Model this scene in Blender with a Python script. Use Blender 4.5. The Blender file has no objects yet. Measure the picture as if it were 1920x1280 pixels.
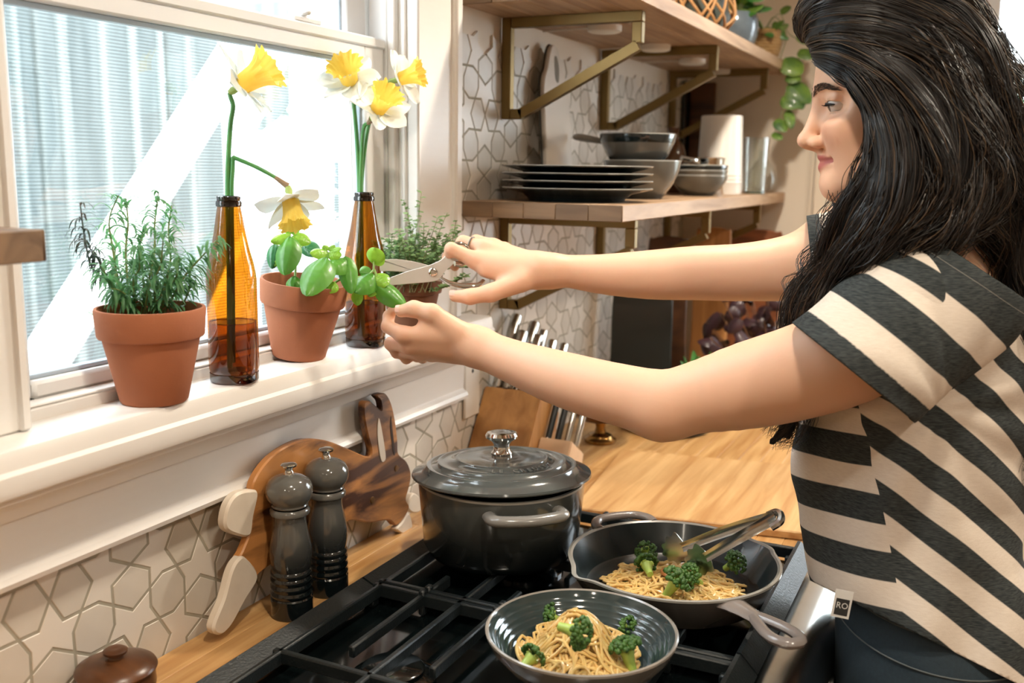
import bpy, bmesh, math, random
import numpy as np
from mathutils import Vector, Matrix, noise as mnoise
random.seed(7); RNG = np.random.default_rng(11)
SC = bpy.context.scene; COL = SC.collection
PI = math.pi

# ------------------------------------------------------------------ camera
F_PX = 1867.0
def _n(v): v = np.asarray(v, float); return v/np.linalg.norm(v)
_Y = _n([910., -312., F_PX]); _X = _n([3960., 380., -F_PX]); _X = _n(_X - _Y*(_X@_Y)); _Z = np.cross(_X, _Y)
if _Z[1] > 0: _Z = -_Z
MW = np.array([_X, _Y, _Z])                 # world <- camera (x right, y down, z forward)
CAM = np.array([0.88, 0.0, 1.516])
def at(px, py, d): return CAM + MW@np.array([px-960., py-640., F_PX])/F_PX*d      # pixel + distance -> place in the room
def on(px, py, ax, val):
    r = MW@np.array([px-960., py-640., F_PX]); return CAM + r*((val-CAM[ax])/r[ax])
cam = bpy.data.objects.new('camera', bpy.data.cameras.new('camera')); COL.objects.link(cam)
cm = Matrix.Identity(4)
for i in range(3):
    cm[i][0] = MW[i, 0]; cm[i][1] = -MW[i, 1]; cm[i][2] = -MW[i, 2]; cm[i][3] = CAM[i]
cam.matrix_world = cm
cam.data.sensor_width = 36.0; cam.data.lens = 36.0*F_PX/1920.0
cam.data.clip_start = 0.02; cam.data.clip_end = 200
cam.data.dof.use_dof = True; cam.data.dof.focus_distance = 1.31; cam.data.dof.aperture_fstop = 4.5
SC.camera = cam
SC.view_settings.view_transform = 'Standard'; SC.view_settings.look = 'None'
SC.view_settings.gamma = 1.0; SC.view_settings.use_curve_mapping = False
SC.view_settings.exposure = 0.08
SC.cycles.max_bounces = 8; SC.cycles.transparent_max_bounces = 12; SC.cycles.caustics_reflective = False; SC.cycles.caustics_refractive = False

# ------------------------------------------------------------------ sky and lamps
world = bpy.data.worlds.new('sky'); SC.world = world; world.use_nodes = True
_bg = world.node_tree.nodes['Background']; _bg.inputs[0].default_value = (0.86, 0.94, 1.0, 1); _bg.inputs[1].default_value = 14.0
def lamp(name, kind, loc, energy, color, size=0.1, rot=(0, 0, 0), **kw):
    l = bpy.data.lights.new(name, kind); l.energy = energy; l.color = color
    if kind == 'AREA': l.shape = kw.get('shape', 'DISK'); l.size = size
    if kind == 'AREA' and 'size_y' in kw: l.size_y = kw['size_y']
    if kind == 'SPOT': l.spot_size = kw.get('spot', 2.2); l.spot_blend = 0.6; l.shadow_soft_size = size
    if kind == 'POINT': l.shadow_soft_size = size
    o = bpy.data.objects.new(name, l); COL.objects.link(o); o.location = loc; o.rotation_euler = rot
    return o
# daylight entering through the window opening (a portal the size of the window: guides sky light, adds none)
_p = lamp('window_daylight', 'AREA', (-0.16, 1.07, 1.75), 1.0, (1, 1, 1), size=0.76, rot=(0, -PI/2, 0), shape='RECTANGLE', size_y=0.76)
_p.data.size = 0.95; _p.data.cycles.is_portal = True
WARM = (1.0, 0.895, 0.74)
CEIL = 2.46
DOWNLIGHTS = [(0.60, 1.95, 54), (0.72, 0.55, 34), (1.75, 2.0, 52), (1.75, 0.3, 34), (1.75, -1.2, 26), (0.7, -1.1, 18)]
for _x, _y, _e in DOWNLIGHTS:
    lamp('downlight_bulb', 'SPOT', (_x, _y, CEIL-0.03), _e*1.15, WARM, size=0.045, spot=2.5)

# ------------------------------------------------------------------ helpers
def S(r, g, b):
    f = lambda c: (c/255/12.92) if c/255 <= 0.04045 else ((c/255+0.055)/1.055)**2.4
    return (f(r), f(g), f(b), 1.0)
MATS = {}
def mat(name, col, rough=0.5, metal=0.0, var=0.0, vscale=8.0, bump=0.0, bscale=60.0, spec=0.5, stretch=(1, 1, 1), rand=0.0,
        coat=0.0, sss=0.0, col2=None, trans=0.0, emit=0.0, detail=4.0, transl=0.0):
    """principled material; colour varies with object-space noise towards col2 and per object by rand"""
    if name in MATS: return MATS[name]
    m = bpy.data.materials.new(name); m.use_nodes = True; nt = m.node_tree; N = nt.nodes; L = nt.links
    b = N['Principled BSDF']; b.inputs['Roughness'].default_value = rough; b.inputs['Metallic'].default_value = metal
    b.inputs['Specular IOR Level'].default_value = spec; b.inputs['Coat Weight'].default_value = coat
    b.inputs['Coat Roughness'].default_value = 0.08
    b.inputs['Base Color'].default_value = col
    if sss: b.inputs['Subsurface Weight'].default_value = sss; b.inputs['Subsurface Radius'].default_value = (1.0, 0.35, 0.2); b.inputs['Subsurface Scale'].default_value = 0.008
    if trans: b.inputs['Transmission Weight'].default_value = trans
    if emit: b.inputs['Emission Color'].default_value = col; b.inputs['Emission Strength'].default_value = emit
    tc = N.new('ShaderNodeTexCoord'); mp = N.new('ShaderNodeMapping'); mp.inputs['Scale'].default_value = stretch
    L.new(tc.outputs['Object'], mp.inputs['Vector'])
    out = None
    if var > 0:
        nz = N.new('ShaderNodeTexNoise'); nz.inputs['Scale'].default_value = vscale; nz.inputs['Detail'].default_value = detail
        L.new(mp.outputs[0], nz.inputs['Vector'])
        mr = N.new('ShaderNodeMapRange'); mr.inputs[1].default_value = 0.3; mr.inputs[2].default_value = 0.7
        mr.inputs[3].default_value = 0; mr.inputs[4].default_value = var; L.new(nz.outputs['Fac'], mr.inputs[0])
        mx = N.new('ShaderNodeMix'); mx.data_type = 'RGBA'; L.new(mr.outputs[0], mx.inputs[0])
        mx.inputs[6].default_value = col
        mx.inputs[7].default_value = col2 if col2 else tuple(c*0.45 for c in col[:3])+(1,)
        out = mx.outputs[2]
    if rand > 0:
        oi = N.new('ShaderNodeObjectInfo'); hv = N.new('ShaderNodeHueSaturation')
        mr2 = N.new('ShaderNodeMapRange'); mr2.inputs[3].default_value = 1-rand; mr2.inputs[4].default_value = 1+rand
        L.new(oi.outputs['Random'], mr2.inputs[0]); L.new(mr2.outputs[0], hv.inputs['Value'])
        if out: L.new(out, hv.inputs['Color'])
        else: hv.inputs['Color'].default_value = col
        out = hv.outputs[0]
    if out: L.new(out, b.inputs['Base Color'])
    if bump > 0:
        nb = N.new('ShaderNodeTexNoise'); nb.inputs['Scale'].default_value = bscale; nb.inputs['Detail'].default_value = 3
        L.new(mp.outputs[0], nb.inputs['Vector'])
        bp = N.new('ShaderNodeBump'); bp.inputs['Strength'].default_value = bump; bp.inputs['Distance'].default_value = 0.002
        L.new(nb.outputs['Fac'], bp.inputs['Height']); L.new(bp.outputs[0], b.inputs['Normal'])
    if transl > 0:                         # thin leaves and petals let light through
        tb = N.new('ShaderNodeBsdfTranslucent'); ms = N.new('ShaderNodeMixShader'); ms.inputs[0].default_value = transl
        if out: L.new(out, tb.inputs[0])
        else: tb.inputs[0].default_value = col
        L.new(b.outputs[0], ms.inputs[1]); L.new(tb.outputs[0], ms.inputs[2]); L.new(ms.outputs[0], N['Material Output'].inputs[0])
    MATS[name] = m; return m
def wood(name, c1, c2, axis=1, rough=0.45, rings=14.0, rand=0.12, stretch=14.0, bump=0.08):
    """straight-grained wood: noise stretched along one object axis"""
    if name in MATS: return MATS[name]
    m = bpy.data.materials.new(name); m.use_nodes = True; nt = m.node_tree; N = nt.nodes; L = nt.links
    b = N['Principled BSDF']; b.inputs['Roughness'].default_value = rough
    tc = N.new('ShaderNodeTexCoord'); mp = N.new('ShaderNodeMapping'); sc = [stretch]*3; sc[axis] = 1.0
    mp.inputs['Scale'].default_value = sc; L.new(tc.outputs['Object'], mp.inputs['Vector'])
    oi = N.new('ShaderNodeObjectInfo'); ad = N.new('ShaderNodeVectorMath'); ad.operation = 'ADD'
    mu = N.new('ShaderNodeVectorMath'); mu.operation = 'SCALE'; mu.inputs['Scale'].default_value = 13.0
    cb = N.new('ShaderNodeCombineXYZ')
    for i in range(3): L.new(oi.outputs['Random'], cb.inputs[i])
    L.new(cb.outputs[0], mu.inputs[0]); L.new(mp.outputs[0], ad.inputs[0]); L.new(mu.outputs[0], ad.inputs[1])
    nz = N.new('ShaderNodeTexNoise'); nz.inputs['Scale'].default_value = rings/4; nz.inputs['Detail'].default_value = 6; nz.inputs['Distortion'].default_value = 0.6
    L.new(ad.outputs[0], nz.inputs['Vector'])
    rp = N.new('ShaderNodeValToRGB'); L.new(nz.outputs['Fac'], rp.inputs[0])
    rp.color_ramp.elements[0].position = 0.32; rp.color_ramp.elements[0].color = c2
    rp.color_ramp.elements[1].position = 0.68; rp.color_ramp.elements[1].color = c1
    hv = N.new('ShaderNodeHueSaturation'); mr = N.new('ShaderNodeMapRange'); mr.inputs[3].default_value = 1-rand; mr.inputs[4].default_value = 1+rand
    L.new(oi.outputs['Random'], mr.inputs[0]); L.new(mr.outputs[0], hv.inputs['Value']); L.new(rp.outputs[0], hv.inputs['Color'])
    L.new(hv.outputs[0], b.inputs['Base Color'])
    bp = N.new('ShaderNodeBump'); bp.inputs['Strength'].default_value = bump; bp.inputs['Distance'].default_value = 0.002
    L.new(nz.outputs['Fac'], bp.inputs['Height']); L.new(bp.outputs[0], b.inputs['Normal'])
    MATS[name] = m; return m
def thin_glass(name, tint=(1, 1, 1, 1), refl=0.07, rough=0.0):
    if name in MATS: return MATS[name]
    m = bpy.data.materials.new(name); m.use_nodes = True; nt = m.node_tree; N = nt.nodes; L = nt.links
    N.remove(N['Principled BSDF']); o = N['Material Output']
    t = N.new('ShaderNodeBsdfTransparent'); t.inputs[0].default_value = tint
    g = N.new('ShaderNodeBsdfGlossy'); g.inputs['Roughness'].default_value = rough
    lw = N.new('ShaderNodeLayerWeight'); lw.inputs['Blend'].default_value = 0.25
    mr = N.new('ShaderNodeMapRange'); mr.inputs[3].default_value = refl; mr.inputs[4].default_value = min(1, refl+0.5); L.new(lw.outputs['Facing'], mr.inputs[0])
    mx = N.new('ShaderNodeMixShader'); L.new(mr.outputs[0], mx.inputs[0]); L.new(t.outputs[0], mx.inputs[1]); L.new(g.outputs[0], mx.inputs[2])
    L.new(mx.outputs[0], o.inputs[0]); MATS[name] = m; return m

def tag(o, label=None, cat=None, group=None, kind=None):
    if label: o['label'] = label
    if cat: o['category'] = cat
    if group: o['group'] = group
    if kind: o['kind'] = kind
    return o
def thing(name, label, cat, loc=(0, 0, 0), rot=(0, 0, 0), group=None):
    o = bpy.data.objects.new(name, None); COL.objects.link(o); o.location = loc; o.rotation_euler = rot
    o.empty_display_size = 0.05
    return tag(o, label, cat, group)
class MB:
    """collects shapes, build() links them as one mesh object"""
    def __init__(s): s.v = []; s.f = []; s.m = []; s.n = 0
    def add(s, v, f, M=None, mi=0):
        v = np.asarray(v, float).reshape(-1, 3)
        if M is not None:
            A = np.array(M)[:3, :3]; v = v@A.T + np.array(M)[:3, 3]
        s.v.append(v); s.f += [tuple(int(i)+s.n for i in q) for q in f]; s.m += [mi]*len(f); s.n += len(v); return s
    def box(s, x0, x1, y0, y1, z0, z1, c=0.002, M=None, mi=0): return s.add(*cbox(x0, x1, y0, y1, z0, z1, c), M, mi)
    def lathe(s, prof, n=48, M=None, mi=0): return s.add(*lathe(prof, n), M, mi)
    def tube(s, pts, r, n=10, M=None, mi=0, caps=True): return s.add(*tube(pts, r, n, caps), M, mi)
    def prism(s, poly, t, c=0.0, M=None, mi=0): return s.add(*prism(poly, t, c), M, mi)
    def build(s, name, m, parent=None, smooth=True, angle=40, loc=None, rot=None):
        return link_mesh(name, np.concatenate(s.v), s.f, m, parent, smooth, angle, s.m, loc, rot)
def link_mesh(name, v, f, m, parent=None, smooth=True, angle=40, mi=None, loc=None, rot=None):
    me = bpy.data.meshes.new(name); me.from_pydata([tuple(p) for p in v], [], f); me.update()
    for x in (m if isinstance(m, (list, tuple)) else [m]): me.materials.append(x)
    if mi is not None and any(mi): me.polygons.foreach_set('material_index', mi)
    if smooth:
        me.polygons.foreach_set('use_smooth', [True]*len(me.polygons))
        if angle < 179: me.set_sharp_from_angle(angle=math.radians(angle))
    o = bpy.data.objects.new(name, me); COL.objects.link(o)
    if parent: o.parent = parent
    if loc is not None: o.location = loc
    if rot is not None: o.rotation_euler = rot
    return o
def cbox(x0, x1, y0, y1, z0, z1, c=0.002):
    """box with chamfered edges"""
    c = min(c, (x1-x0)*0.45, (y1-y0)*0.45, (z1-z0)*0.45)
    lo = (x0, y0, z0); hi = (x1, y1, z1); V = []; idx = {}
    for sx in (0, 1):
        for sy in (0, 1):
            for sz in (0, 1):
                s = (sx, sy, sz); p = [hi[i] if s[i] else lo[i] for i in range(3)]
                for a in range(3):          # vertex on the face normal to axis a
                    q = list(p)
                    for b in range(3):
                        if b != a: q[b] += -c if s[b] else c
                    idx[(s, a)] = len(V); V.append(q)
    F = []
    for a in range(3):
        b, d = [i for i in range(3) if i != a]
        for sv in (0, 1):
            def k(u, w):
                s = [0, 0, 0]; s[a] = sv; s[b] = u; s[d] = w; return idx[(tuple(s), a)]
            q = [k(0, 0), k(1, 0), k(1, 1), k(0, 1)]
            F.append(q if ((sv == 1) == (a != 1)) else q[::-1])
    for a in range(3):                      # edge chamfers along axis a
        b, d = [i for i in range(3) if i != a]
        for u in (0, 1):
            for w in (0, 1):
                def k(t, ax):
                    s = [0, 0, 0]; s[a] = t; s[b] = u; s[d] = w; return idx[(tuple(s), ax)]
                q = [k(0, b), k(1, b), k(1, d), k(0, d)]
                sgn = (u != w) ^ (a == 1)
                F.append(q if sgn else q[::-1])
    for s in [(x, y, z) for x in (0, 1) for y in (0, 1) for z in (0, 1)]:
        q = [idx[(s, 0)], idx[(s, 1)], idx[(s, 2)]]
        F.append(q if sum(s) % 2 == 1 else q[::-1])
    return np.array(V), F
def lathe(prof, n=48):
    """surface of revolution about z of (r, z) points; r=0 ends are closed"""
    V = []; F = []; rings = []
    for r, z in prof:
        if r < 1e-6: rings.append([len(V)]); V.append((0, 0, z))
        else:
            rings.append(list(range(len(V), len(V)+n)))
            V += [(r*math.cos(2*PI*i/n), r*math.sin(2*PI*i/n), z) for i in range(n)]
    for a, b in zip(rings[:-1], rings[1:]):
        for i in range(n):
            j = (i+1) % n
            if len(a) == 1 and len(b) == 1: continue
            if len(a) == 1: F.append((a[0], b[j], b[i]))
            elif len(b) == 1: F.append((a[i], a[j], b[0]))
            else: F.append((a[i], a[j], b[j], b[i]))
    return np.array(V), F
def frames(P):
    P = np.asarray(P, float); T = np.gradient(P, axis=0); T /= np.linalg.norm(T, axis=1)[:, None]+1e-12
    u = np.cross(T[0], [0, 0, 1.0]);
    if np.linalg.norm(u) < 1e-3: u = np.cross(T[0], [0, 1.0, 0])
    U = [u/np.linalg.norm(u)]
    for t in T[1:]:
        u = U[-1] - t*(U[-1]@t); U.append(u/(np.linalg.norm(u)+1e-12))
    U = np.array(U); return P, T, U, np.cross(T, U)
def tube(pts, r, n=10, caps=True, flat=1.0):
    P, T, U, W = frames(pts); k = len(P); r = np.broadcast_to(np.asarray(r, float), (k,))
    a = np.arange(n)*2*PI/n
    V = (P[:, None] + r[:, None, None]*(np.cos(a)[None, :, None]*U[:, None] + flat*np.sin(a)[None, :, None]*W[:, None])).reshape(-1, 3)
    F = [(i*n+j, i*n+(j+1) % n, (i+1)*n+(j+1) % n, (i+1)*n+j) for i in range(k-1) for j in range(n)]
    if caps: F += [tuple(range(n))[::-1], tuple((k-1)*n+j for j in range(n))]
    return V, F
def prism(poly, t, c=0.0):
    """polygon in xy extruded 0..t along z; rim chamfered by c"""
    P = np.asarray(poly, float)
    if 0.5*np.sum(P[:, 0]*np.roll(P[:, 1], -1)-np.roll(P[:, 0], -1)*P[:, 1]) < 0: P = P[::-1]
    n = len(P)
    def inset(c):
        a = np.roll(P, 1, 0); b = np.roll(P, -1, 0)
        e1 = P-a; e2 = b-P; e1 /= np.linalg.norm(e1, axis=1)[:, None]+1e-12; e2 /= np.linalg.norm(e2, axis=1)[:, None]+1e-12
        n1 = np.stack([-e1[:, 1], e1[:, 0]], 1); n2 = np.stack([-e2[:, 1], e2[:, 0]], 1)
        m = n1+n2; m /= np.linalg.norm(m, axis=1)[:, None]+1e-12; k = np.clip(np.sum(m*n1, 1), 0.35, 1)
        return P+m*(c/k)[:, None]
    L = [(P, 0.0)] if c <= 0 else [(inset(c), 0.0), (P, c)]
    L += [(P, t)] if c <= 0 else [(P, t-c), (inset(c), t)]
    V = np.concatenate([np.column_stack([p, np.full(n, z)]) for p, z in L]); F = [tuple(range(n))[::-1]]
    for k in range(len(L)-1): F += [(k*n+i, k*n+(i+1) % n, (k+1)*n+(i+1) % n, (k+1)*n+i) for i in range(n)]
    F.append(tuple((len(L)-1)*n+i for i in range(n))); return V, F
def spline(pts, n=40):
    """Catmull-Rom through control points of any dimension"""
    P = np.asarray(pts, float); P = np.vstack([2*P[0]-P[1], P, 2*P[-1]-P[-2]]); k = len(P)-3
    out = []
    for u in np.linspace(0, k-1e-9, n):
        i = int(u); t = u-i; a, b, c, d = P[i:i+4]
        out.append(0.5*((2*b)+(-a+c)*t+(2*a-5*b+4*c-d)*t*t+(-a+3*b-3*c+d)*t**3))
    return np.array(out)
def smooth_poly(pts, n=8):
    """closed Catmull-Rom outline"""
    P = np.asarray(pts, float); k = len(P); out = []
    for i in range(k):
        a, b, c, d = P[i-1], P[i], P[(i+1) % k], P[(i+2) % k]
        for t in np.arange(n)/n: out.append(0.5*((2*b)+(-a+c)*t+(2*a-5*b+4*c-d)*t*t+(-a+3*b-3*c+d)*t**3))
    return np.array(out)
def T(x=0, y=0, z=0): return Matrix.Translation((x, y, z))
def Rot(ax, deg): return Matrix.Rotation(math.radians(deg), 4, ax)
def basis(o, ex, ey, ez):
    M = Matrix.Identity(4)
    for i in range(3): M[i][0] = ex[i]; M[i][1] = ey[i]; M[i][2] = ez[i]; M[i][3] = o[i]
    return M
def copy_tree(o, parent=None):
    c = o.copy(); COL.objects.link(c); c.parent = parent
    for ch in list(o.children):
        copy_tree(ch, c)
    return c
VIEW_R = MW[:, 0]; VIEW_U = -MW[:, 1]; VIEW_F = MW[:, 2]
# ------------------------------------------------------------------ materials of the room
M_PLASTER = mat('plaster', S(228, 217, 202), 0.75, var=0.10, vscale=3, col2=S(205, 190, 174))
M_PAINT = mat('white_paint', S(230, 226, 221), 0.42, var=0.10, vscale=20, bump=0.10, bscale=14, col2=S(214, 205, 196), stretch=(6, 1, 6))
M_VINYL = mat('window_vinyl', S(230, 229, 228), 0.4, var=0.05)
M_GROUT = mat('grout', S(166, 159, 142), 0.9, var=0.2, vscale=40)
M_MARBLE = mat('marble_tile_grey', S(212, 204, 192), 0.33, var=0.35, vscale=16, col2=S(182, 173, 160), rand=0.03, detail=8)
M_MARBLE2 = mat('marble_tile_white', S(222, 214, 203), 0.33, var=0.10, vscale=10, col2=S(202, 192, 180), rand=0.02)
M_OAK = wood('oak_butcher_block', S(206, 164, 110), S(168, 120, 68), axis=1, rough=0.38, rand=0.10, stretch=16)
M_SHELF = wood('maple_shelf', S(190, 158, 126), S(150, 118, 88), axis=1, rough=0.5, rand=0.05, stretch=12)
M_SHELF_END = wood('maple_end_grain', S(140, 112, 84), S(98, 76, 56), axis=0, rough=0.6, rand=0.16, stretch=8)
M_BRASS = mat('brushed_brass', S(126, 104, 64), 0.42, metal=0.8, var=0.25, vscale=30, col2=S(120, 96, 54))
M_FLOOR = wood('floor_boards', S(150, 112, 78), S(110, 80, 52), axis=0, rand=0.15)
M_CEIL = mat('ceiling_paint', S(236, 232, 226), 0.8, var=0.03)
M_BLACKSEAL = mat('dark_gasket', S(60, 66, 70), 0.6, var=0.1)

def struct(name, mb, m, parent=None, **k):
    o = mb.build(name, m, parent, **k)
    if parent is None: o['kind'] = 'structure'
    return o
ZC, ZS = 0.92, 1.248                      # worktop, window stool
BACK = 3.075
WY0, WY1, WZ0, WZ1 = 0.665, 1.437, 1.245, 2.28   # window opening
RX, RY = 3.1, -2.3                        # room limits
wall = MB()
for b in ((RY, WY0, 0, CEIL), (WY1, BACK+0.1, 0, CEIL), (WY0, WY1, 0, WZ0-0.03), (WY0, WY1, WZ1, CEIL)):
    wall.box(-0.13, 0.0, b[0], b[1], b[2], b[3], 0)
wall_left = struct('wall_left', wall, M_PLASTER, smooth=False)
# back wall with an opening for the second window
BX0, BX1, BZ0, BZ1 = 0.80, 1.75, 1.12, 2.2
w = MB()
for b in ((-0.13, BX0, 0, CEIL), (BX1, RX+0.1, 0, CEIL), (BX0, BX1, 0, BZ0), (BX0, BX1, BZ1, CEIL)):
    w.box(b[0], b[1], BACK, BACK+0.1, b[2], b[3], 0)
struct('wall_back', w, M_PLASTER, smooth=False)
struct('wall_right', MB().box(RX, RX+0.1, RY, BACK, 0, CEIL, 0), M_PLASTER, smooth=False)
struct('wall_front', MB().box(-0.13, RX+0.1, RY-0.1, RY, 0, CEIL, 0), M_PLASTER, smooth=False)
struct('floor', MB().box(-0.13, RX+0.1, RY-0.1, BACK+0.1, -0.1, 0, 0), M_FLOOR, smooth=False)
struct('ceiling', MB().box(-0.13, RX+0.1, RY-0.1, BACK+0.1, CEIL, CEIL+0.1, 0), M_CEIL, smooth=False)
M_BULB = mat('lamp_glow', (1.0, 0.80, 0.56, 1), 0.5, emit=14)
M_WHITE = mat('white_plastic', S(232, 226, 216), 0.4, var=0.03)
_where = ['over the counter past the stove', 'over the near end of the stove', 'behind the cook', 'in the middle of the room', 'by the wall behind the camera', 'behind the camera near the window wall']
for i, (x, y, e) in enumerate(DOWNLIGHTS):
    t = thing('recessed_downlight', 'round white recessed ceiling downlight '+_where[i], 'ceiling light', (x, y, CEIL), group='ceiling downlights')
    MB().lathe([(0.075, 0), (0.075, -0.006), (0.055, -0.010), (0.052, -0.002), (0.052, 0)], 32).build('trim_ring', M_WHITE, t)
    MB().lathe([(0, -0.004), (0.05, -0.004), (0.05, 0), (0, 0)], 32).build('glowing_lens', M_BULB, t)

# ------------------------------------------------------------------ star-and-hexagon mosaic on the window wall
def mosaic():
    L = 0.112; d = 0.211; th = math.radians(61.0); gap = 0.0019
    y_or, z_or = 0.30, 0.885
    v3 = {}
    def cell(m, n):
        c = (m+.5, n+.5)
        return ([(c[0]-d, c[1]), (c[0]+d, c[1])], 'h') if (m+n) % 2 == 0 else ([(c[0], c[1]-d), (c[0], c[1]+d)], 'v')
    polys = []; corner = {}
    for m in range(-1, 28):
        for n in range(-1, 10):
            for o in ('x', 'y'):
                if o == 'x':
                    A, B = (m, n), (m+1, n); up, ut = cell(m, n); dn, dt = cell(m, n-1)
                    P = [A] + (([dn[1]]) if dt == 'v' else [dn[0], dn[1]]) + [B] + ([up[1], up[0]] if ut == 'h' else [up[0]])
                else:
                    A, B = (m, n), (m, n+1); rt, rtt = cell(m, n); lf, lt = cell(m-1, n)
                    P = [A] + ([rt[0]] if rtt == 'h' else [rt[0], rt[1]]) + [B] + ([lf[1], lf[0]] if lt == 'v' else [lf[1]])
                P = np.array(P, float); k = len(P)
                mid = (P+np.roll(P, -1, 0))/2; con = []
                for i in range(k):                      # corner i between edge i-1 and edge i
                    m0, m1 = mid[i-1], mid[i]; v = P[i]
                    e0 = (v-m0)/np.linalg.norm(v-m0); e1 = (v-m1)/np.linalg.norm(v-m1)
                    c_, s_ = math.cos(th), math.sin(th)
                    r0 = np.array([e0[0]*c_-e0[1]*s_, e0[0]*s_+e0[1]*c_]); r1 = np.array([e1[0]*c_+e1[1]*s_, -e1[0]*s_+e1[1]*c_])
                    t = np.linalg.solve(np.column_stack([r0, -r1]), m1-m0)
                    q = m0+r0*t[0]; con.append(q)
                    corner.setdefault((round(v[0], 3), round(v[1], 3)), []).append((m0, q, m1))
                star = []
                for i in range(k): star += [con[i], mid[i]]
                polys.append(('star', np.array(star)))
    for key, parts in corner.items():
        if len(parts) < 3: continue
        pts = {}
        for a, q, b in parts:
            for p in (a, q, b): pts[(round(p[0], 4), round(p[1], 4))] = p
        c = np.array(key); arr = np.array(list(pts.values())); ang = np.arctan2(arr[:, 1]-c[1], arr[:, 0]-c[0])
        if len(arr) == 2*len(parts): polys.append(('hexagon' if len(parts) == 3 else 'octagon', arr[np.argsort(ang)]))
    shared = {}; far = MB(); cnt = {}
    for kind, P in polys:
        Q = P*L+np.array([y_or, z_or]); c = Q.mean(0)
        lo, hi = Q.min(0), Q.max(0)
        if hi[1] < ZC+0.004 or c[1] > 1.735 or hi[0] > 3.06 or lo[0] < 0.25: continue
        if c[0] < 1.56 and c[1] > 1.13: continue       # behind the window trim
        loc = Q-c
        e = loc; a = np.roll(e, 1, 0); b = np.roll(e, -1, 0)
        shp = prism(loc, 0.0045, 0.0)
        # inset by the joint
        def ins(R):
            e1 = R-np.roll(R, 1, 0); e2 = np.roll(R, -1, 0)-R
            e1 /= np.linalg.norm(e1, axis=1)[:, None]; e2 /= np.linalg.norm(e2, axis=1)[:, None]
            n1 = np.stack([-e1[:, 1], e1[:, 0]], 1); n2 = np.stack([-e2[:, 1], e2[:, 0]], 1)
            mm = n1+n2; mm /= np.linalg.norm(mm, axis=1)[:, None]; kk = np.clip((mm*n1).sum(1), .25, 1)
            return R+mm*(gap/kk)[:, None]
        if 0.5*np.sum(loc[:, 0]*np.roll(loc[:, 1], -1)-np.roll(loc[:, 0], -1)*loc[:, 1]) < 0: loc = loc[::-1]
        loc = ins(loc)
        near = c[0] < 2.4
        if near:
            key = (kind,)+tuple(np.round(loc, 4).ravel())
            if key not in shared:
                V, F = prism(loc, 0.0045, 0.0006); V = V[:, [2, 0, 1]]
                me = bpy.data.meshes.new(kind+'_tile'); me.from_pydata([tuple(p) for p in V], [], F); me.update()
                me.materials.append(M_MARBLE2 if kind == 'star' else M_MARBLE); shared[key] = me
            o = bpy.data.objects.new(kind+'_tile', shared[key]); COL.objects.link(o); o.parent = wall_left
            o.location = (0.0005, c[0], c[1]); cnt[kind] = cnt.get(kind, 0)+1
        else:
            V, F = prism(loc, 0.0045, 0.0006); V = V[:, [2, 0, 1]]+np.array([0.0005, c[0], c[1]])
            far.add(V, F, mi=0 if kind == 'star' else 1)
    fo = far.build('far_mosaic_tiles', [M_MARBLE2, M_MARBLE], wall_left, smooth=False); fo['kind'] = 'stuff'
    g = MB().box(0.0002, 0.0043, 0.25, 1.575, ZC-0.01, 1.16, 0).box(0.0002, 0.0043, 1.575, 3.07, ZC-0.01, 1.722, 0)
    g.build('grout_bed', M_GROUT, wall_left, smooth=False)
    return cnt
print('TILES', mosaic())

# ------------------------------------------------------------------ window trim, stool and apron
b = MB()
# stool: rounded nose board
prof = [(-0.012, 1.212), (0.064, 1.2), (0.069, 1.2025), (0.071, 1.208), (0.0695, 1.2235), (0.0655, 1.2275), (0.0640, 1.241), (0.0615, 1.2460), (0.056, ZS), (-0.012, ZS)]
def extr_y(prof, y0, y1):
    n = len(prof); V = [(x, y0, z) for x, z in prof]+[(x, y1, z) for x, z in prof]
    F = [(i, i+n, (i+1) % n+n, (i+1) % n) for i in range(n)]+[tuple(range(n)), tuple(range(n, 2*n))[::-1]]
    return np.array(V), F
struct('trim_1', MB().add(*extr_y(prof, 0.30, 1.622)), M_PAINT, angle=30)
# apron with a cove moulding at the top and a bead at the bottom
prof = [(0.0, 1.2), (0.058, 1.1995), (0.056, 1.192), (0.046, 1.187), (0.036, 1.178), (0.030, 1.168), (0.027, 1.164), (0.021, 1.163), (0.020, 1.16),
        (0.018, 1.112), (0.020, 1.109), (0.026, 1.106), (0.029, 1.100), (0.027, 1.094), (0.021, 1.091), (0.0, 1.091)]
struct('trim_2', MB().add(*extr_y(prof, 0.30, 1.597)), M_PAINT, angle=30)
# casings left and right of the opening, stepped
def casing(y0, y1, z0, z1, inner):
    m = MB().box(0.0005, 0.018, y0, y1, z0, z1, 0.003)
    if inner > 0: m.box(0.001, 0.028, y1-0.022, y1+.001, z0+.001, z1, 0.004); m.box(0.001, 0.023, y0-0.0015, y0+0.012, z0+.001, z1, 0.003)
    else: m.box(0.001, 0.028, y0-.001, y0+0.022, z0+.001, z1, 0.004); m.box(0.001, 0.023, y1-0.012, y1+.0015, z0+.001, z1, 0.003)
    return m
struct('trim_3', casing(WY1-0.007, 1.571, ZS, CEIL, 1), M_PAINT)
struct('trim_4', casing(0.535, WY0+0.007, ZS, CEIL, -1), M_PAINT)
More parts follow.
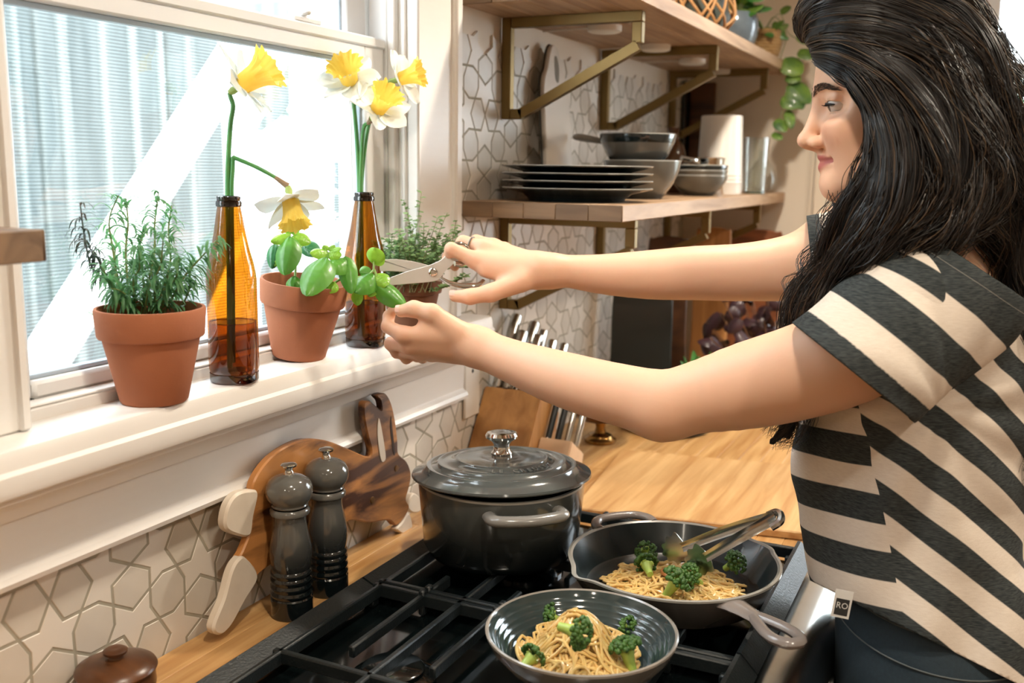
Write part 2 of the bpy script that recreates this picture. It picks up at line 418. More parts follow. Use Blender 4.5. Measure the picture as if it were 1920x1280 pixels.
# inner sill ledge and jamb liners
struct('trim_5', MB().box(-0.125, -0.007, WY0, WY1, 1.236, 1.2625, 0.003).box(-0.03, -0.007, WY0, WY1, 1.2625, 1.265, 0.001), M_PAINT)
j = MB()
for y, s in ((WY1, 1), (WY0, -1)):
    a, bb = (y-0.006, y+0.004) if s > 0 else (y-0.004, y+0.006)
    j.box(-0.125, 0.002, a, bb, 1.2625, WZ1, 0.001)
    y2 = y-0.006*s
    for (x0, x1, t) in ((-0.030, -0.016, 0.013), (-0.008, 0.0, 0.006)):
        j.box(x0, x1, min(y2, y2-t*s), max(y2, y2-t*s), 1.2625, WZ1, 0.002)
    j.box(-0.125, -0.108, min(y2, y2-.02*s), max(y2, y2-.02*s), 1.2625, WZ1, 0.002)
j.box(-0.125, 0.002, WY0, WY1, WZ1-0.004, WZ1+0.006, 0.001)
struct('trim_6', j, M_PAINT)

win = thing('window_1', None, None); win['kind'] = 'structure'
M_GLASS = thin_glass('window_glass', (0.97, 0.985, 0.99, 1), 0.02)
def sash(name, x0, x1, y0, y1, z0, z1, l, r, bt, tp, parent):
    s = thing(name, None, None); s.parent = parent
    for k in ('label', 'category'):
        if k in s: del s[k]
    xm = (x0+x1)/2
    MB().box(x0, x1, y0, y0+l, z0, z1, 0.003).build('stile', M_VINYL, s)
    MB().box(x0, x1, y1-r, y1, z0, z1, 0.003).build('stile', M_VINYL, s)
    MB().box(x0-0.001, x1+0.004, y0+l-0.001, y1-r+0.001, z0, z0+bt, 0.004).build('bottom_rail', M_VINYL, s)
    tr = MB().box(x0, x1, y0+l-0.001, y1-r+0.001, z1-tp, z1, 0.003)
    tr.box(x1-0.002, x1+0.004, y0, y1, z1-0.016, z1, 0.003)
    tr.build('meeting_rail', M_VINYL, s)
    bd = MB()
    for a in ((y0+l, y0+l+.005, z0+bt, z1-tp), (y1-r-.005, y1-r, z0+bt, z1-tp), (y0+l, y1-r, z0+bt, z0+bt+.005), (y0+l, y1-r, z1-tp-.006, z1-tp)):
        bd.box(xm-0.006, xm+0.006, a[0], a[1], a[2], a[3], 0.001)
    bd.build('glazing_bead', mat('bluish_gasket', S(176, 190, 202), 0.5), s)
    MB().box(xm-0.002, xm+0.002, y0+l+0.001, y1-r-0.001, z0+bt+0.001, z1-tp-0.001, 0).build('pane', M_GLASS, s, smooth=False)
    return s
sash('lower_sash', -0.062, -0.034, WY0+0.007, WY1-0.021, 1.2635, 1.718, 0.048, 0.055, 0.020, 0.038, win)
sash('upper_sash', -0.100, -0.068, WY0+0.007, WY1-0.021, 1.690, WZ1-0.006, 0.048, 0.055, 0.030, 0.038, win)
fr = MB()
for y in (WY0+0.006, WY1-0.018): fr.box(-0.066, -0.031, y, y+0.012, 1.2625, WZ1-0.006, 0.002)
fr.build('track', M_VINYL, win)
lk = MB().box(-0.034-0.03, -0.034, 1.185, 1.25, 1.718, 1.726, 0.002).lathe([(0, 0), (0.011, 0), (0.011, 0.009), (0, 0.012)], 20, T(-0.048, 1.215, 1.726)).box(-0.06, -0.026, 1.205, 1.217, 1.728, 1.736, 0.003)
lk.build('sash_lock', M_VINYL, win)
# insect screen outside the sashes: a fine grid, thin cloth-like sheet
def screen_mat():
    m = bpy.data.materials.new('insect_screen'); m.use_nodes = True; N = m.node_tree.nodes; L = m.node_tree.links
    N.remove(N['Principled BSDF']); t = N.new('ShaderNodeBsdfTransparent'); dfs = N.new('ShaderNodeBsdfDiffuse'); dfs.inputs[0].default_value = S(96, 102, 106)
    tc = N.new('ShaderNodeTexCoord'); wv = N.new('ShaderNodeTexWave'); wv.bands_direction = 'Z'; wv.inputs['Scale'].default_value = 75
    L.new(tc.outputs['Object'], wv.inputs['Vector']); mr = N.new('ShaderNodeMapRange'); mr.inputs[3].default_value = 0.02; mr.inputs[4].default_value = 0.24
    L.new(wv.outputs['Fac'], mr.inputs[0]); mx = N.new('ShaderNodeMixShader'); L.new(mr.outputs[0], mx.inputs[0])
    L.new(t.outputs[0], mx.inputs[1]); L.new(dfs.outputs[0], mx.inputs[2]); L.new(mx.outputs[0], N['Material Output'].inputs[0]); return m
MB().box(-0.1155, -0.1145, WY0+0.02, WY1-0.02, 1.263, 1.72, 0).build('insect_screen', screen_mat(), win, smooth=False)

# second window, in the back wall behind the cook
w2 = thing('window_2', None, None); w2['kind'] = 'structure'
f2 = MB()
for a in ((BX0, BX0+.05, BZ0, BZ1), (BX1-.05, BX1, BZ0, BZ1), (BX0+.0501, BX1-.0501, BZ0, BZ0+.05), (BX0+.0501, BX1-.0501, BZ1-.05, BZ1)): f2.box(a[0], a[1], BACK+.03, BACK+.075, a[2], a[3], 0.003)
f2.build('window_frame', M_VINYL, w2)
MB().box(BX0+.0502, BX1-.0502, BACK+.028, BACK+.07, 1.775, 1.815, 0.003).build('meeting_rail', M_VINYL, w2)
MB().box(BX0+.05, BX1-.05, BACK+.05, BACK+.054, BZ0+.05, 1.775, 0).build('pane', M_GLASS, w2, smooth=False)
MB().box(BX0+.05, BX1-.05, BACK+.05, BACK+.054, 1.815, BZ1-.05, 0).build('pane', M_GLASS, w2, smooth=False)
c2 = MB()
for a in ((BX0-.09, BX0, BZ0-.05, BZ1+.09), (BX1, BX1+.09, BZ0-.05, BZ1+.09), (BX0, BX1, BZ1, BZ1+.09), (BX0, BX1, BZ0-.05, BZ0)): c2.box(a[0], a[1], BACK-.018, BACK+.0, a[2], a[3], 0.003)
struct('trim_7', c2, M_PAINT)
# door leaf edge on the back wall beside the shelf end
struct('trim_8', MB().box(0.383, 0.392, BACK-.012, BACK, 0, CEIL, 0.002).box(0.397, 0.70, BACK-.02, BACK, 0, CEIL, 0.003), mat('cream_paint', S(232, 219, 202), 0.5, var=0.04))

# ------------------------------------------------------------------ outside
M_OUTWHITE = mat('outdoor_white_paint', S(240, 243, 245), 0.6, var=0.05)
M_GRAVEL = mat('yard_ground', S(150, 150, 140), 0.9, var=0.5, vscale=4)
struct('yard_ground', MB().box(-14, -0.14, -8, 16, -0.35, -0.25, 0).box(-0.2, 10, 3.3, 16, -0.35, -0.25, 0), M_GRAVEL, smooth=False)
def beam(name, label, p, q, wdt, dep, m=M_OUTWHITE):
    p = Vector(p); q = Vector(q); ez = (q-p).normalized(); ex = Vector((1, 0, 0)); ex = (ex-ez*ex.dot(ez)).normalized(); ey = ez.cross(ex)
    o = MB().box(-dep/2, dep/2, -wdt/2, wdt/2, 0, (q-p).length, 0.004, basis(p, ex, ey, ez)).build(name, m)
    return tag(o, label, 'beam', 'white timbers outside the window')
def out(px, py, x): return on(px, py, 0, x)
beam('timber_brace', 'long white diagonal timber outside behind the rosemary pot', out(-60, 905, -1.3), out(470, 60, -1.3), 0.125, 0.04)
beam('timber_brace', 'white diagonal timber outside between the two amber bottles', out(395, 640, -1.3), out(640, 90, -1.3), 0.11, 0.04)
beam('timber_post', 'broad white post outside behind the basil pot', out(585, 760, -1.42), out(585, -260, -1.42), 0.19, 0.06)
beam('timber_post', 'white post outside behind the drooping daffodil', out(470, 800, -1.5), out(425, -260, -1.5), 0.10, 0.06)
beam('timber_rail', 'white horizontal rail outside low behind the basil pot', out(440, 470, -1.382), out(700, 421, -1.382), 0.05, 0.05)
M_BAMBOO = mat('pale_bamboo', S(136, 143, 140), 0.6, var=0.6, vscale=5, col2=S(96, 105, 104), rand=0.3, stretch=(1, 1, 0.4))
BG = [thing_ for thing_ in ()]
proto = None
for i in range(64):
    y = -0.4+i*0.105+random.uniform(-.015, .015); x = -3.1+(.14 if i % 2 else -.14)+random.uniform(-.04, .04); lean = random.uniform(-.02, .02); r = random.choice((.012, .018, .026, .034))
    pts = [(x, y+lean*t, -0.3+5.2*t) for t in np.linspace(0, 1, 12)]
    if i < 4 or i % 16 == 0:
        mb = MB(); mb.tube([(lean*.2*t, lean*t, 5.2*t) for t in np.linspace(0, 1, 15)], r, 7)
        for k in range(1, 14): mb.tube([(lean*.2*k/14, lean*k/14, 5.2*k/14-.012), (lean*.2*k/14, lean*k/14, 5.2*k/14+.012)], r*1.12, 7, caps=True)
        proto = mb.build('bamboo_cane', M_BAMBOO)
        o = proto
    else:
        o = proto.copy(); COL.objects.link(o); o.rotation_euler = (0, 0, 0)
    o.location = (x, y, -0.3); tag(o, 'pale grey bamboo cane in the blurred thicket outside the window', 'bamboo', 'bamboo canes outside the window')
hb = MB().box(-4.4, -4.3, -4, 12, -0.3, 3.6, 0)
tag(hb.build('privacy_hedge', mat('pale_hedge', S(124, 131, 130), 0.9, var=0.9, vscale=5, col2=S(90, 99, 99), stretch=(3, 3, 0.3)), smooth=False), 'grey green hedge screen behind the bamboo outside', 'hedge')
# foliage outside the second window
def leafy_blob(name, label, c, r, n, m, seed):
    rg = np.random.default_rng(seed); mb = MB()
    for _ in range(n):
        p = rg.normal(size=3); p = p/np.linalg.norm(p)*r*rg.uniform(.5, 1)**.5*np.array([1.2, .6, 1])+c
        a = rg.normal(size=3); a /= np.linalg.norm(a); bv = np.cross(a, rg.normal(size=3)); bv /= np.linalg.norm(bv); s = rg.uniform(.05, .1)
        mb.add([p-a*s, p+bv*s*.4, p+a*s, p-bv*s*.4], [(0, 1, 2, 3)])
    return tag(mb.build(name, m, smooth=False), label, 'bush')
leafy_blob('garden_bush', 'pale green bush seen through the far window behind the dark hair', np.array([1.25, 5.2, 1.3]), 0.8, 500, mat('bush_leaf', S(96, 140, 104), 0.6, var=0.4), 3)
tag(MB().box(0.2, 3.0, 4.6, 4.66, 1.94, 2.06, 0.004).build('porch_beam', M_OUTWHITE), 'white porch beam outside the far window', 'beam')
tag(MB().box(0.2, 3.0, 4.6, 4.66, 2.12, 2.2, 0.004).build('porch_beam', M_OUTWHITE), 'upper thin white porch beam outside the far window', 'beam')
# ------------------------------------------------------------------ worktop of glued oak staves
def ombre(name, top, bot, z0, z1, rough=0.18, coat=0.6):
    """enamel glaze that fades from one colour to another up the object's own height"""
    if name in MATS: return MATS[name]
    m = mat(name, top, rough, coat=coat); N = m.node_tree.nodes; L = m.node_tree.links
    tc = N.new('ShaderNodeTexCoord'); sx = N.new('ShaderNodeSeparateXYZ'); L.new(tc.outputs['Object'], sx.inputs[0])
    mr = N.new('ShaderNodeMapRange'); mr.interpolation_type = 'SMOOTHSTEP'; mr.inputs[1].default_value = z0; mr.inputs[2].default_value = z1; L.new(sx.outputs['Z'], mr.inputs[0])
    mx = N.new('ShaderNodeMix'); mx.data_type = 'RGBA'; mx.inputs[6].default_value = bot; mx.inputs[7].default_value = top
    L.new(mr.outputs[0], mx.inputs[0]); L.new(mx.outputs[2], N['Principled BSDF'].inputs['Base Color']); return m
M_BLACK = mat('black_enamel', S(9, 15, 16), 0.12, coat=0.4)
M_IRON = mat('cast_iron_grate', S(24, 31, 33), 0.42, var=0.2, vscale=30, bump=0.25, bscale=300)
M_STEEL = mat('stainless_steel', S(196, 196, 192), 0.22, metal=1.0, var=0.15, vscale=6, stretch=(1, 12, 1))
M_CHROME = mat('chrome', S(214, 212, 206), 0.08, metal=1.0)
M_CAB = mat('cabinet_paint', S(222, 214, 204), 0.45, var=0.04)
wt = thing('worktop', 'oak butcher block worktop running behind the stove and beyond it', 'worktop', (0, 0, ZC))
def staves(x0, x1, y0, y1, n, seed):
    rg = random.Random(seed); w_ = (x1-x0)/n; cache = {}
    for i in range(n):
        y = y0 - rg.uniform(0, .5)
        while y < y1:
            l = rg.choice((0.55, 0.7, 0.85)); a, c = max(y, y0), min(y+l, y1)
            if c-a > 0.02:
                key = (round(c-a, 3), round(w_, 4))
                if key not in cache:
                    V, F = cbox(-w_/2+.0001, w_/2-.0001, 0, c-a-.0003, -0.038, 0, 0.0006)
                    me = bpy.data.meshes.new('stave'); me.from_pydata([tuple(p) for p in V], [], F); me.update(); me.materials.append(M_OAK); cache[key] = me
                o = bpy.data.objects.new('stave', cache[key]); COL.objects.link(o); o.parent = wt; o.location = (x0+w_*(i+.5), a, 0)
            y += l
staves(0.0060, 0.094, -0.6, 1.513, 2, 4)
staves(0.0060, 0.660, 1.513, BACK-.003, 15, 5)
# base cabinets under the worktop
def cabinet(label, x0, x1, y0, y1, doors):
    t = thing('base_cabinet', label, 'cabinet', (0, 0, 0))
    MB().box(x0, x1, y0, y1, 0.10, ZC-.04, 0.002).box(x0, x1-.06, y0+.01, y1-.01, 0, .1, 0).build('carcass', M_CAB, t)
    w_ = (y1-y0)/doors
    for i in range(doors):
        d = MB().box(x1, x1+.018, y0+i*w_+.003, y0+(i+1)*w_-.003, .11, ZC-.05, .003).build('door', M_CAB, t)
        MB().tube([(x1+.04, y0+(i+.85)*w_, .55), (x1+.04, y0+(i+.85)*w_, .70)], .006, 8).box(x1+.018, x1+.04, y0+(i+.85)*w_-.005, y0+(i+.85)*w_+.005, .555, .565, 0).box(x1+.018, x1+.04, y0+(i+.85)*w_-.005, y0+(i+.85)*w_+.005, .685, .695, 0).build('handle', M_BRASS, d)
    return t
cabinet('white base cabinet under the worktop beyond the stove', 0.006, 0.635, 1.516, BACK-.004, 3)
cabinet('white base cabinet on the near side of the stove', 0.096, 0.635, -0.6, 0.742, 2)
tag(MB().box(0.096, 0.66, -0.6, 0.742, ZC-.038, ZC, .003).build('side_worktop', M_OAK), 'oak worktop section on the near side of the stove', 'worktop')

# ------------------------------------------------------------------ range
rg_ = thing('gas_range', 'black gas range with cast iron grates and stainless front edge', 'stove', (0, 0, 0))
MB().box(0.097, 0.652, 0.746, 1.511, 0.0, 0.90, 0.003).build('body', M_STEEL, rg_)
top = MB().box(0.097, 0.668, 0.746, 1.511, 0.90, 0.917, 0.004)
top.box(0.104, 0.120, 0.746, 1.511, 0.917, 0.930, 0.004)
top.build('cooktop', M_BLACK, rg_)
# stainless bullnose along the front
pr = [(0.666, 0.918), (0.700, 0.916), (0.724, 0.910), (0.738, 0.898), (0.742, 0.880), (0.738, 0.80), (0.652, 0.80), (0.652, 0.9)]
MB().add(*extr_y(pr, 0.746, 1.511)).build('front_bullnose', M_STEEL, rg_, angle=50)
dr = MB().box(0.652, 0.69, 0.752, 1.505, 0.16, 0.79, 0.006).build('oven_door', M_STEEL, rg_)
MB().tube([(0.73, 0.80, 0.74), (0.73, 1.46, 0.74)], 0.012, 12).tube([(0.688, .84, .74), (0.73, .84, .74)], .008, 8).tube([(0.688, 1.42, .74), (0.73, 1.42, .74)], .008, 8).build('oven_handle', M_STEEL, dr)
for k in range(5):
    y = 0.84+k*0.145
    kb = MB().lathe([(0, 0), (0.024, 0), (0.024, 0.006), (0.019, 0.010), (0.017, 0.032), (0.0, 0.034)], 24, basis((0.7395, y, 0.845), (0, 1, 0), (0, 0, 1), (1, 0, 0))).build('knob', M_STEEL, rg_)
    MB().box(0.7695, 0.776, y-.003, y+.003, .83, .86, .001).build('pointer', M_BLACK, kb)
ZG = 0.948
def bar(mb, x0, y0, x1, y1, w=0.009, h=0.016, z=ZG):
    if abs(x0-x1) < 1e-6: mb.box(x0-w/2, x0+w/2, min(y0, y1), max(y0, y1), z-h, z, 0.002)
    else: mb.box(min(x0, x1), max(x0, x1), y0-w/2, y0+w/2, z-h, z, 0.002)
def grate(y0, y1, ym):
    g = thing('grate', None, None); g.parent = rg_
    for k in ('label', 'category'):
        if k in g: del g[k]
    fr = MB()
    # sloping flanges along back and front, raised ridge on the front
    for pr in ([(0.120, ZG-.004), (0.126, ZG), (0.158, ZG-.014), (0.158, ZG-.020), (0.124, ZG-.012)], [(0.640, ZG-.018), (0.652, ZG+.010), (0.657, ZG+.010), (0.678, ZG-.012), (0.672, ZG-.016), (0.654, ZG-.002), (0.646, ZG-.02)]):
        fr.add(*extr_y(pr, y0, y1))
    bar(fr, 0.150, y0+.005, 0.65, y0+.005, .010, .018); bar(fr, 0.150, y1-.005, 0.65, y1-.005, .010, .018)
    bar(fr, 0.160, y0, 0.160, y1, .008, .018)
    for x in (.15, .40, .645):
        for y in (y0+.012, y1-.012): fr.box(x-.008, x+.008, y-.008, y+.008, 0.917, ZG-.012, .002)
    fr.build('grate_frame', M_IRON, g)
    cr = MB(); bar(cr, 0.150, ym, 0.65, ym)
    cr.build('cross_bar', M_IRON, g)
    for xb in (0.285, 0.515):
        lb = MB(); bar(lb, xb, y0, xb, y1); lb.build('long_bar', M_IRON, g)
        for dx in (-.056, .056):
            for a, c in ((y1, y1-.175) if y1-ym > .18 else (y1, ym+.05), (y0, y0+.06)):
                fb = MB(); bar(fb, xb+dx, a, xb+dx, c); fb.box(xb+dx-.0045, xb+dx+.0045, min(a, c) if c > a else a-.012, (a+.012) if c > a else a, ZG-.03, ZG+.006, .002)
                fb.build('finger_bar', M_IRON, g)
grate(0.752, 1.100, 0.880)
grate(1.104, 1.506, 1.29)
for (x, y, r) in ((.285, .93, .038), (.515, .93, .045), (.285, 1.30, .045), (.515, 1.30, .038)):
    bn = MB().lathe([(0, .917), (r+.014, .917), (r+.014, .921), (r+.004, .926), (r, .927), (r, .932), (r-.003, .934), (0, .934)], 32, T(x, y, 0)).build('burner', M_BLACK, rg_)

# ------------------------------------------------------------------ shelves and brackets
def shelf(name, label, x1, y0, y1, z0, z1):
    t = thing(name, label, 'shelf', (0, 0, 0))
    n = 5; w_ = (x1-.006)/n
    for i in range(n): MB().box(.006+i*w_, .006+(i+1)*w_-.0003, y0+.003, y1, z0, z1, .0012).build('board', M_SHELF, t)
    for i in range(n): MB().box(.006+i*w_, .006+(i+1)*w_-.0003, y0, y0+.003, z0, z1, .0012).build('end_grain_board', M_SHELF_END, t)
    return t
SX = 0.314
LZ0, LZ1, UZ0, UZ1 = 1.428, 1.4565, 1.797, 1.825
shelf('wall_shelf', 'lower wooden wall shelf holding the dark plates and bowls', SX, 1.61, 3.06, LZ0, LZ1)
shelf('wall_shelf', 'upper wooden wall shelf with potted plants along its far end', SX, 1.60, 3.06, UZ0, UZ1)
s3 = thing('wall_shelf', 'short wooden shelf end left of the window in the near foreground', 'shelf')
MB().box(0.006, 0.118, -0.25, 0.622, 1.428, 1.4565, .0012).build('board', M_SHELF_END, s3)
MB().box(0.006, 0.118, 0.622, 0.625, 1.428, 1.4565, .0012).build('end_grain_board', M_SHELF_END, s3)
def bracket(label, y, ztop, h=0.188, x1=0.285, w=0.019, t=0.0175, drop=0.056):
    """welded frame: back post, top arm, short front drop, diagonal and foot, square brass tube"""
    b_ = thing('shelf_bracket', label, 'bracket', (0, y, ztop), group='brass shelf brackets')
    z0 = -h
    X0 = .006
    MB().box(X0, X0+w, 0, t, z0, 0, .0012).build('back_post', M_BRASS, b_)
    MB().box(X0+w, x1, 0, t, -w, 0, .0012).build('top_arm', M_BRASS, b_)
    MB().box(x1-w, x1, 0, t, -drop, -w, .0012).build('front_drop', M_BRASS, b_)
    MB().box(X0+w, .050, 0, t, z0, z0+w, .0012).build('foot', M_BRASS, b_)
    a = np.array([.044, z0+w/2-.0005]); c = np.array([x1-w/2+.002, -drop-.004]); d_ = c-a; ln = np.linalg.norm(d_); d_ /= ln; nn = np.array([-d_[1], d_[0]])
    V = []
    for yy in (0, t):
        for s_, e_ in ((a, -1), (c, -1), (c, 1), (a, 1)):
            q = s_+nn*e_*w*.48; V.append((q[0], yy, q[1]))
    F = [(3, 2, 1, 0), (4, 5, 6, 7)]+[(i, (i+1) % 4, 4+(i+1) % 4, 4+i) for i in range(4)]
    MB().add(V, F).build('diagonal_brace', M_BRASS, b_, smooth=False)
for y, n_ in ((1.765, 'nearest the window'), (2.30, 'in the middle'), (2.856, 'at the far end')):
    bracket('brass angled bracket under the upper shelf '+n_, y, UZ0)
    bracket('brass angled bracket under the lower shelf '+n_, y, LZ0)
for i, y in enumerate((1.93, 2.262, 2.57, 2.873)):
    p = thing('puck_light', 'round white puck light under the upper shelf, %s from the window' % ('nearest', 'second', 'third', 'farthest')[i], 'shelf light', (0.152, y, UZ0), group='puck lights under the shelf')
    MB().lathe([(0, 0), (.034, 0), (.034, -.011), (.031, -.0125), (.03, -.0125)], 32).build('housing', M_WHITE, p)
    MB().lathe([(.03, -.0125), (.028, -.0135), (0, -.0135)], 32).build('diffuser', mat('frosted_diffuser', S(240, 234, 222), .6), p)
    MB().tube([(-.034, 0, -.003), (-.09, .01, -.0025), (-.143, .02, -.0025)], .0018, 6).build('cable', M_WHITE, p)

# ------------------------------------------------------------------ crockery on the lower shelf
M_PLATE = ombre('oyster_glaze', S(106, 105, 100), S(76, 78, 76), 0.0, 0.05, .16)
M_PLATEDK = mat('plate_underside_glaze', S(24, 34, 36), .16, coat=.5)
M_INSIDE = mat('dark_glaze', S(20, 30, 32), 0.12, coat=0.5)
M_RIM = mat('glaze_rim', S(150, 148, 142), .2, coat=.5)
def plate(label, z):
    t = thing('dinner_plate', label, 'plate', (0.166, 1.768, z), group='dinner plates on the lower shelf')
    MB().lathe([(0, .004), (.085, .004), (.087, 0), (.090, 0), (.092, .005), (.104, .014), (.142, .0225), (.1435, .0245)], 64).build('underside', M_PLATEDK, t)
    MB().lathe([(.1435, .0245), (.1425, .0258), (.1395, .0255)], 64).build('rim', M_RIM, t)
    MB().lathe([(.1395, .0255), (.106, .018), (.098, .0085), (.09, .007), (0, .007)], 64).build('well', M_INSIDE, t)
for i in range(4): plate(('bottom', 'second lowest', 'second highest', 'top')[i]+' dark grey dinner plate in the stack on the lower shelf', LZ1+i*.0135+.0002)
def bowl(label, x, y, z, r, h, group, m=None, handle=False, name='bowl', band=False):
    t = thing(name, label, 'bowl', (x, y, z), group=group)
    pts = [(0, .004), (r*.44, .004), (r*.46, 0), (r*.52, 0), (r*.60, h*.10), (r*.82, h*.42), (r*.95, h*.75), (r, h)]
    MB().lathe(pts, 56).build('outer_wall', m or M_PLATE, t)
    MB().lathe([(r, h), (r-.001, h+.002), (r-.004, h+.001)], 56).build('rim', M_RIM, t)
    MB().lathe([(r-.004, h+.001), (r*.92, h*.75), (r*.78, h*.45), (r*.5, h*.16), (0, h*.10)], 56).build('inner_wall', M_INSIDE, t)
    if band: MB().lathe([(r*.957, h*.76), (r*.9595, h*.765), (r*1.006, h*.99), (r*1.004, h*1.0)], 56).build('dark_rim_band', M_INSIDE, t)
    if handle: MB().tube(spline([(-r+.003, 0, h*.80), (-r-.02, .0, h*.86), (-r-.05, -.01, h*.93), (-r-.062, -.01, h*.92)], 14), [.006, .006, .006, .007, .007, .0075, .008, .008, .008, .0075, .007, .006, .005, .002], 10).build('handle', M_RIM, t)
    return t
bowl('grey bowl below the handled bowl behind the plates', .205, 2.035, LZ1, .082, .078, 'deep grey bowls behind the plates')
bowl('deep grey bowl with a short side handle on top of the stack behind the plates', .195, 2.03, LZ1+.062, .080, .070, 'deep grey bowls behind the plates', handle=True, band=True)
for i in range(3): bowl(('bottom', 'middle', 'top')[i]+' of the three small nested grey bowls on the lower shelf', .232, 2.39, LZ1+i*.012, .068, .048, 'small nested grey bowls', band=(i == 2))
sp = thing('steel_saucepan', 'shiny steel pan standing behind the small nested bowls', 'saucepan', (.205, 2.53, LZ1))
MB().lathe([(0, 0), (.05, 0), (.052, .003), (.052, .088), (.055, .092), (.0535, .093), (.05, .089), (.05, .004), (0, .003)], 48).build('pan_body', M_CHROME, sp)
MB().tube(spline([(.0, -.05, .08), (-.01, -.07, .085), (-.03, -.10, .09)], 8), .006, 8).build('handle', M_CHROME, sp)
cn = thing('utensil_crock', 'tall white ribbed crock on the lower shelf', 'crock', (.212, 2.665, LZ1))
MB().lathe([(0, 0), (.060, 0), (.0605, .003), (.0605, .028), (.0615, .030), (.0605, .032), (.0605, .038), (.0615, .040), (.060, .042), (.060, .048), (.061, .050), (.0595, .052), (.054, .200), (.0525, .203), (.051, .200), (.056, .02), (0, .02)], 56).build('crock_body', mat('white_ceramic', S(236, 230, 222), .28, coat=.2), cn)
M_GL = thin_glass('clear_glass', (.97, .98, .97, 1), .035)
for k, (x, y) in enumerate(((.292, 2.74), (.272, 2.815))):
    g_ = thing('tumbler', ('clear glass tumbler beside the white crock', 'clear glass tumbler next to the glass vase')[k], 'glass', (x, y, LZ1), group='glass tumblers on the lower shelf')
    MB().lathe([(0, 0), (.028, 0), (.029, .002), (.033, .150), (.0315, .150), (.0275, .008), (0, .008)], 32).build('glass_wall', M_GL, g_)
    MB().lathe([(0, .0005), (.027, .0005), (.027, .0075), (0, .0075)], 32).build('thick_base', mat('glass_base', S(86, 96, 84), .1, coat=.5), g_)
vs = thing('bulb_vase', 'small round clear glass vase at the far end of the lower shelf', 'vase', (.27, 2.93, LZ1))
MB().lathe([(0, 0), (.028, 0), (.040, .012), (.045, .035), (.040, .060), (.024, .082), (.012, .098), (.011, .112), (.014, .118), (.0125, .118), (.0095, .111), (.0105, .098), (.022, .082), (.038, .060), (.043, .035), (.038, .014), (0, .006)], 40).build('glass_wall', M_GL, vs)
jr = thing('brown_jar', 'dark brown glass bottle standing behind the steel pan', 'bottle', (.095, 2.62, LZ1))
MB().lathe([(0, 0), (.034, 0), (.036, .004), (.036, .10), (.028, .125), (.014, .14), (.013, .16), (.016, .163), (.016, .172), (0, .174)], 32).build('bottle_body', mat('brown_glaze', S(96, 62, 40), .12, coat=.6), jr)
# marble paddle board leaning on the tile above the plates
mp = thing('marble_paddle_board', 'white marble paddle board with a hole leaning on the tiles', 'cutting board', (0, 0, 0))
o2 = smooth_poly([(1.897, 1.46), (1.897, 1.55), (1.898, 1.66), (1.906, 1.70), (1.925, 1.722), (1.938, 1.75), (1.955, 1.768), (1.975, 1.768), (1.99, 1.75), (2.003, 1.722), (2.022, 1.70), (2.033, 1.66), (2.034, 1.55), (2.034, 1.46), (1.97, 1.4575)], 5)
V, F = prism(o2-np.array([1.965, 1.46]), .013, .002)
Mx = basis((.040, 1.965, 1.459), (0, 1, 0), Vector((-.075, 0, .997)), Vector((.997, 0, .075)))
MB().add(V, F, Mx).build('slab', mat('white_marble', S(226, 217, 206), .22, var=.4, vscale=9, col2=S(206, 197, 186), coat=.2), mp)
ring = smooth_poly([(.010, .235), (.016, .262), (.008, .285), (-.004, .285), (-.006, .26), (-.004, .24)], 6)
MB().add(*prism(ring, .0006, 0), Mx@T(0, 0, .0131)).build('hanging_hole', mat('hole_shadow', S(120, 112, 98), .8), mp)
MB().tube(np.array([(p[0]-1.965, p[1]-1.46, .007) for p in o2[2:48]]), .0022, 6, Mx@T(-.0025, 0, -.004)).build('dark_edge_band', mat('dark_band', S(58, 58, 54), .5), mp)
# ------------------------------------------------------------------ cooking pot with lid
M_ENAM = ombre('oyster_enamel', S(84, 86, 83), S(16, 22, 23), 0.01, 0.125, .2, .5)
M_LID = mat('lid_enamel', S(78, 84, 84), .14, coat=.7, var=.1, vscale=5)
po = thing('casserole_pot', 'grey enamelled casserole pot on the stove left of the skillet', 'pot', (.254, 1.281, ZG))
PR = .123
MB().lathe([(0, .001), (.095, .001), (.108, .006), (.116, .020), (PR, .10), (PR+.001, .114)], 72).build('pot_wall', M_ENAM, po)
MB().lathe([(PR+.001, .114), (PR+.0005, .117), (PR-.004, .117), (PR-.005, .114)], 72).build('pot_rim', M_RIM, po)
MB().lathe([(PR-.005, .114), (.112, .022), (.09, .008), (0, .008)], 72).build('pot_interior', M_INSIDE, po)
def loop_handle(ang, r0, z, span, outr, rad, m, parent, name='side_handle'):
    P = [(r0-.008, -span, z), (r0+.012, -span*.98, z+.001), (r0+outr*.8, -span*.72, z+.002), (r0+outr, 0, z+.002), (r0+outr*.8, span*.72, z+.002), (r0+.012, span*.98, z+.001), (r0-.008, span, z)]
    V, F = tube(spline(P, 34), rad, 12, flat=.75)
    return MB().add(V, F, Rot('Z', ang)).build(name, m, parent)
loop_handle(-48, PR, .098, .050, .029, .0105, mat('handle_enamel', S(128, 126, 122), .2, coat=.4), po)
loop_handle(132, PR, .098, .050, .029, .0105, MATS['handle_enamel'], po)
ld = thing('pot_lid', 'domed grey lid with raised rings resting tilted on the casserole pot', 'lid', (.254, 1.281, ZG+.1185), rot=(math.radians(-2.6), math.radians(-2.2), 0))
LR = .1335
prof = [(0, .0), (LR-.02, .0), (LR-.003, .0005), (LR, .003), (LR-.001, .006), (.120, .011)]
for rc, zc_, hgt in ((.109, .0165, .0016), (.093, .0215, .0016), (.066, .0265, .0014)):
    prof += [(rc+.005, zc_-.0018), (rc+.002, zc_+hgt), (rc-.002, zc_+hgt+.0004), (rc-.005, zc_+.0006)]
prof += [(.03, .0300), (.022, .0305), (0, .0305)]
MB().lathe(prof, 80).build('lid_dome', M_LID, ld)
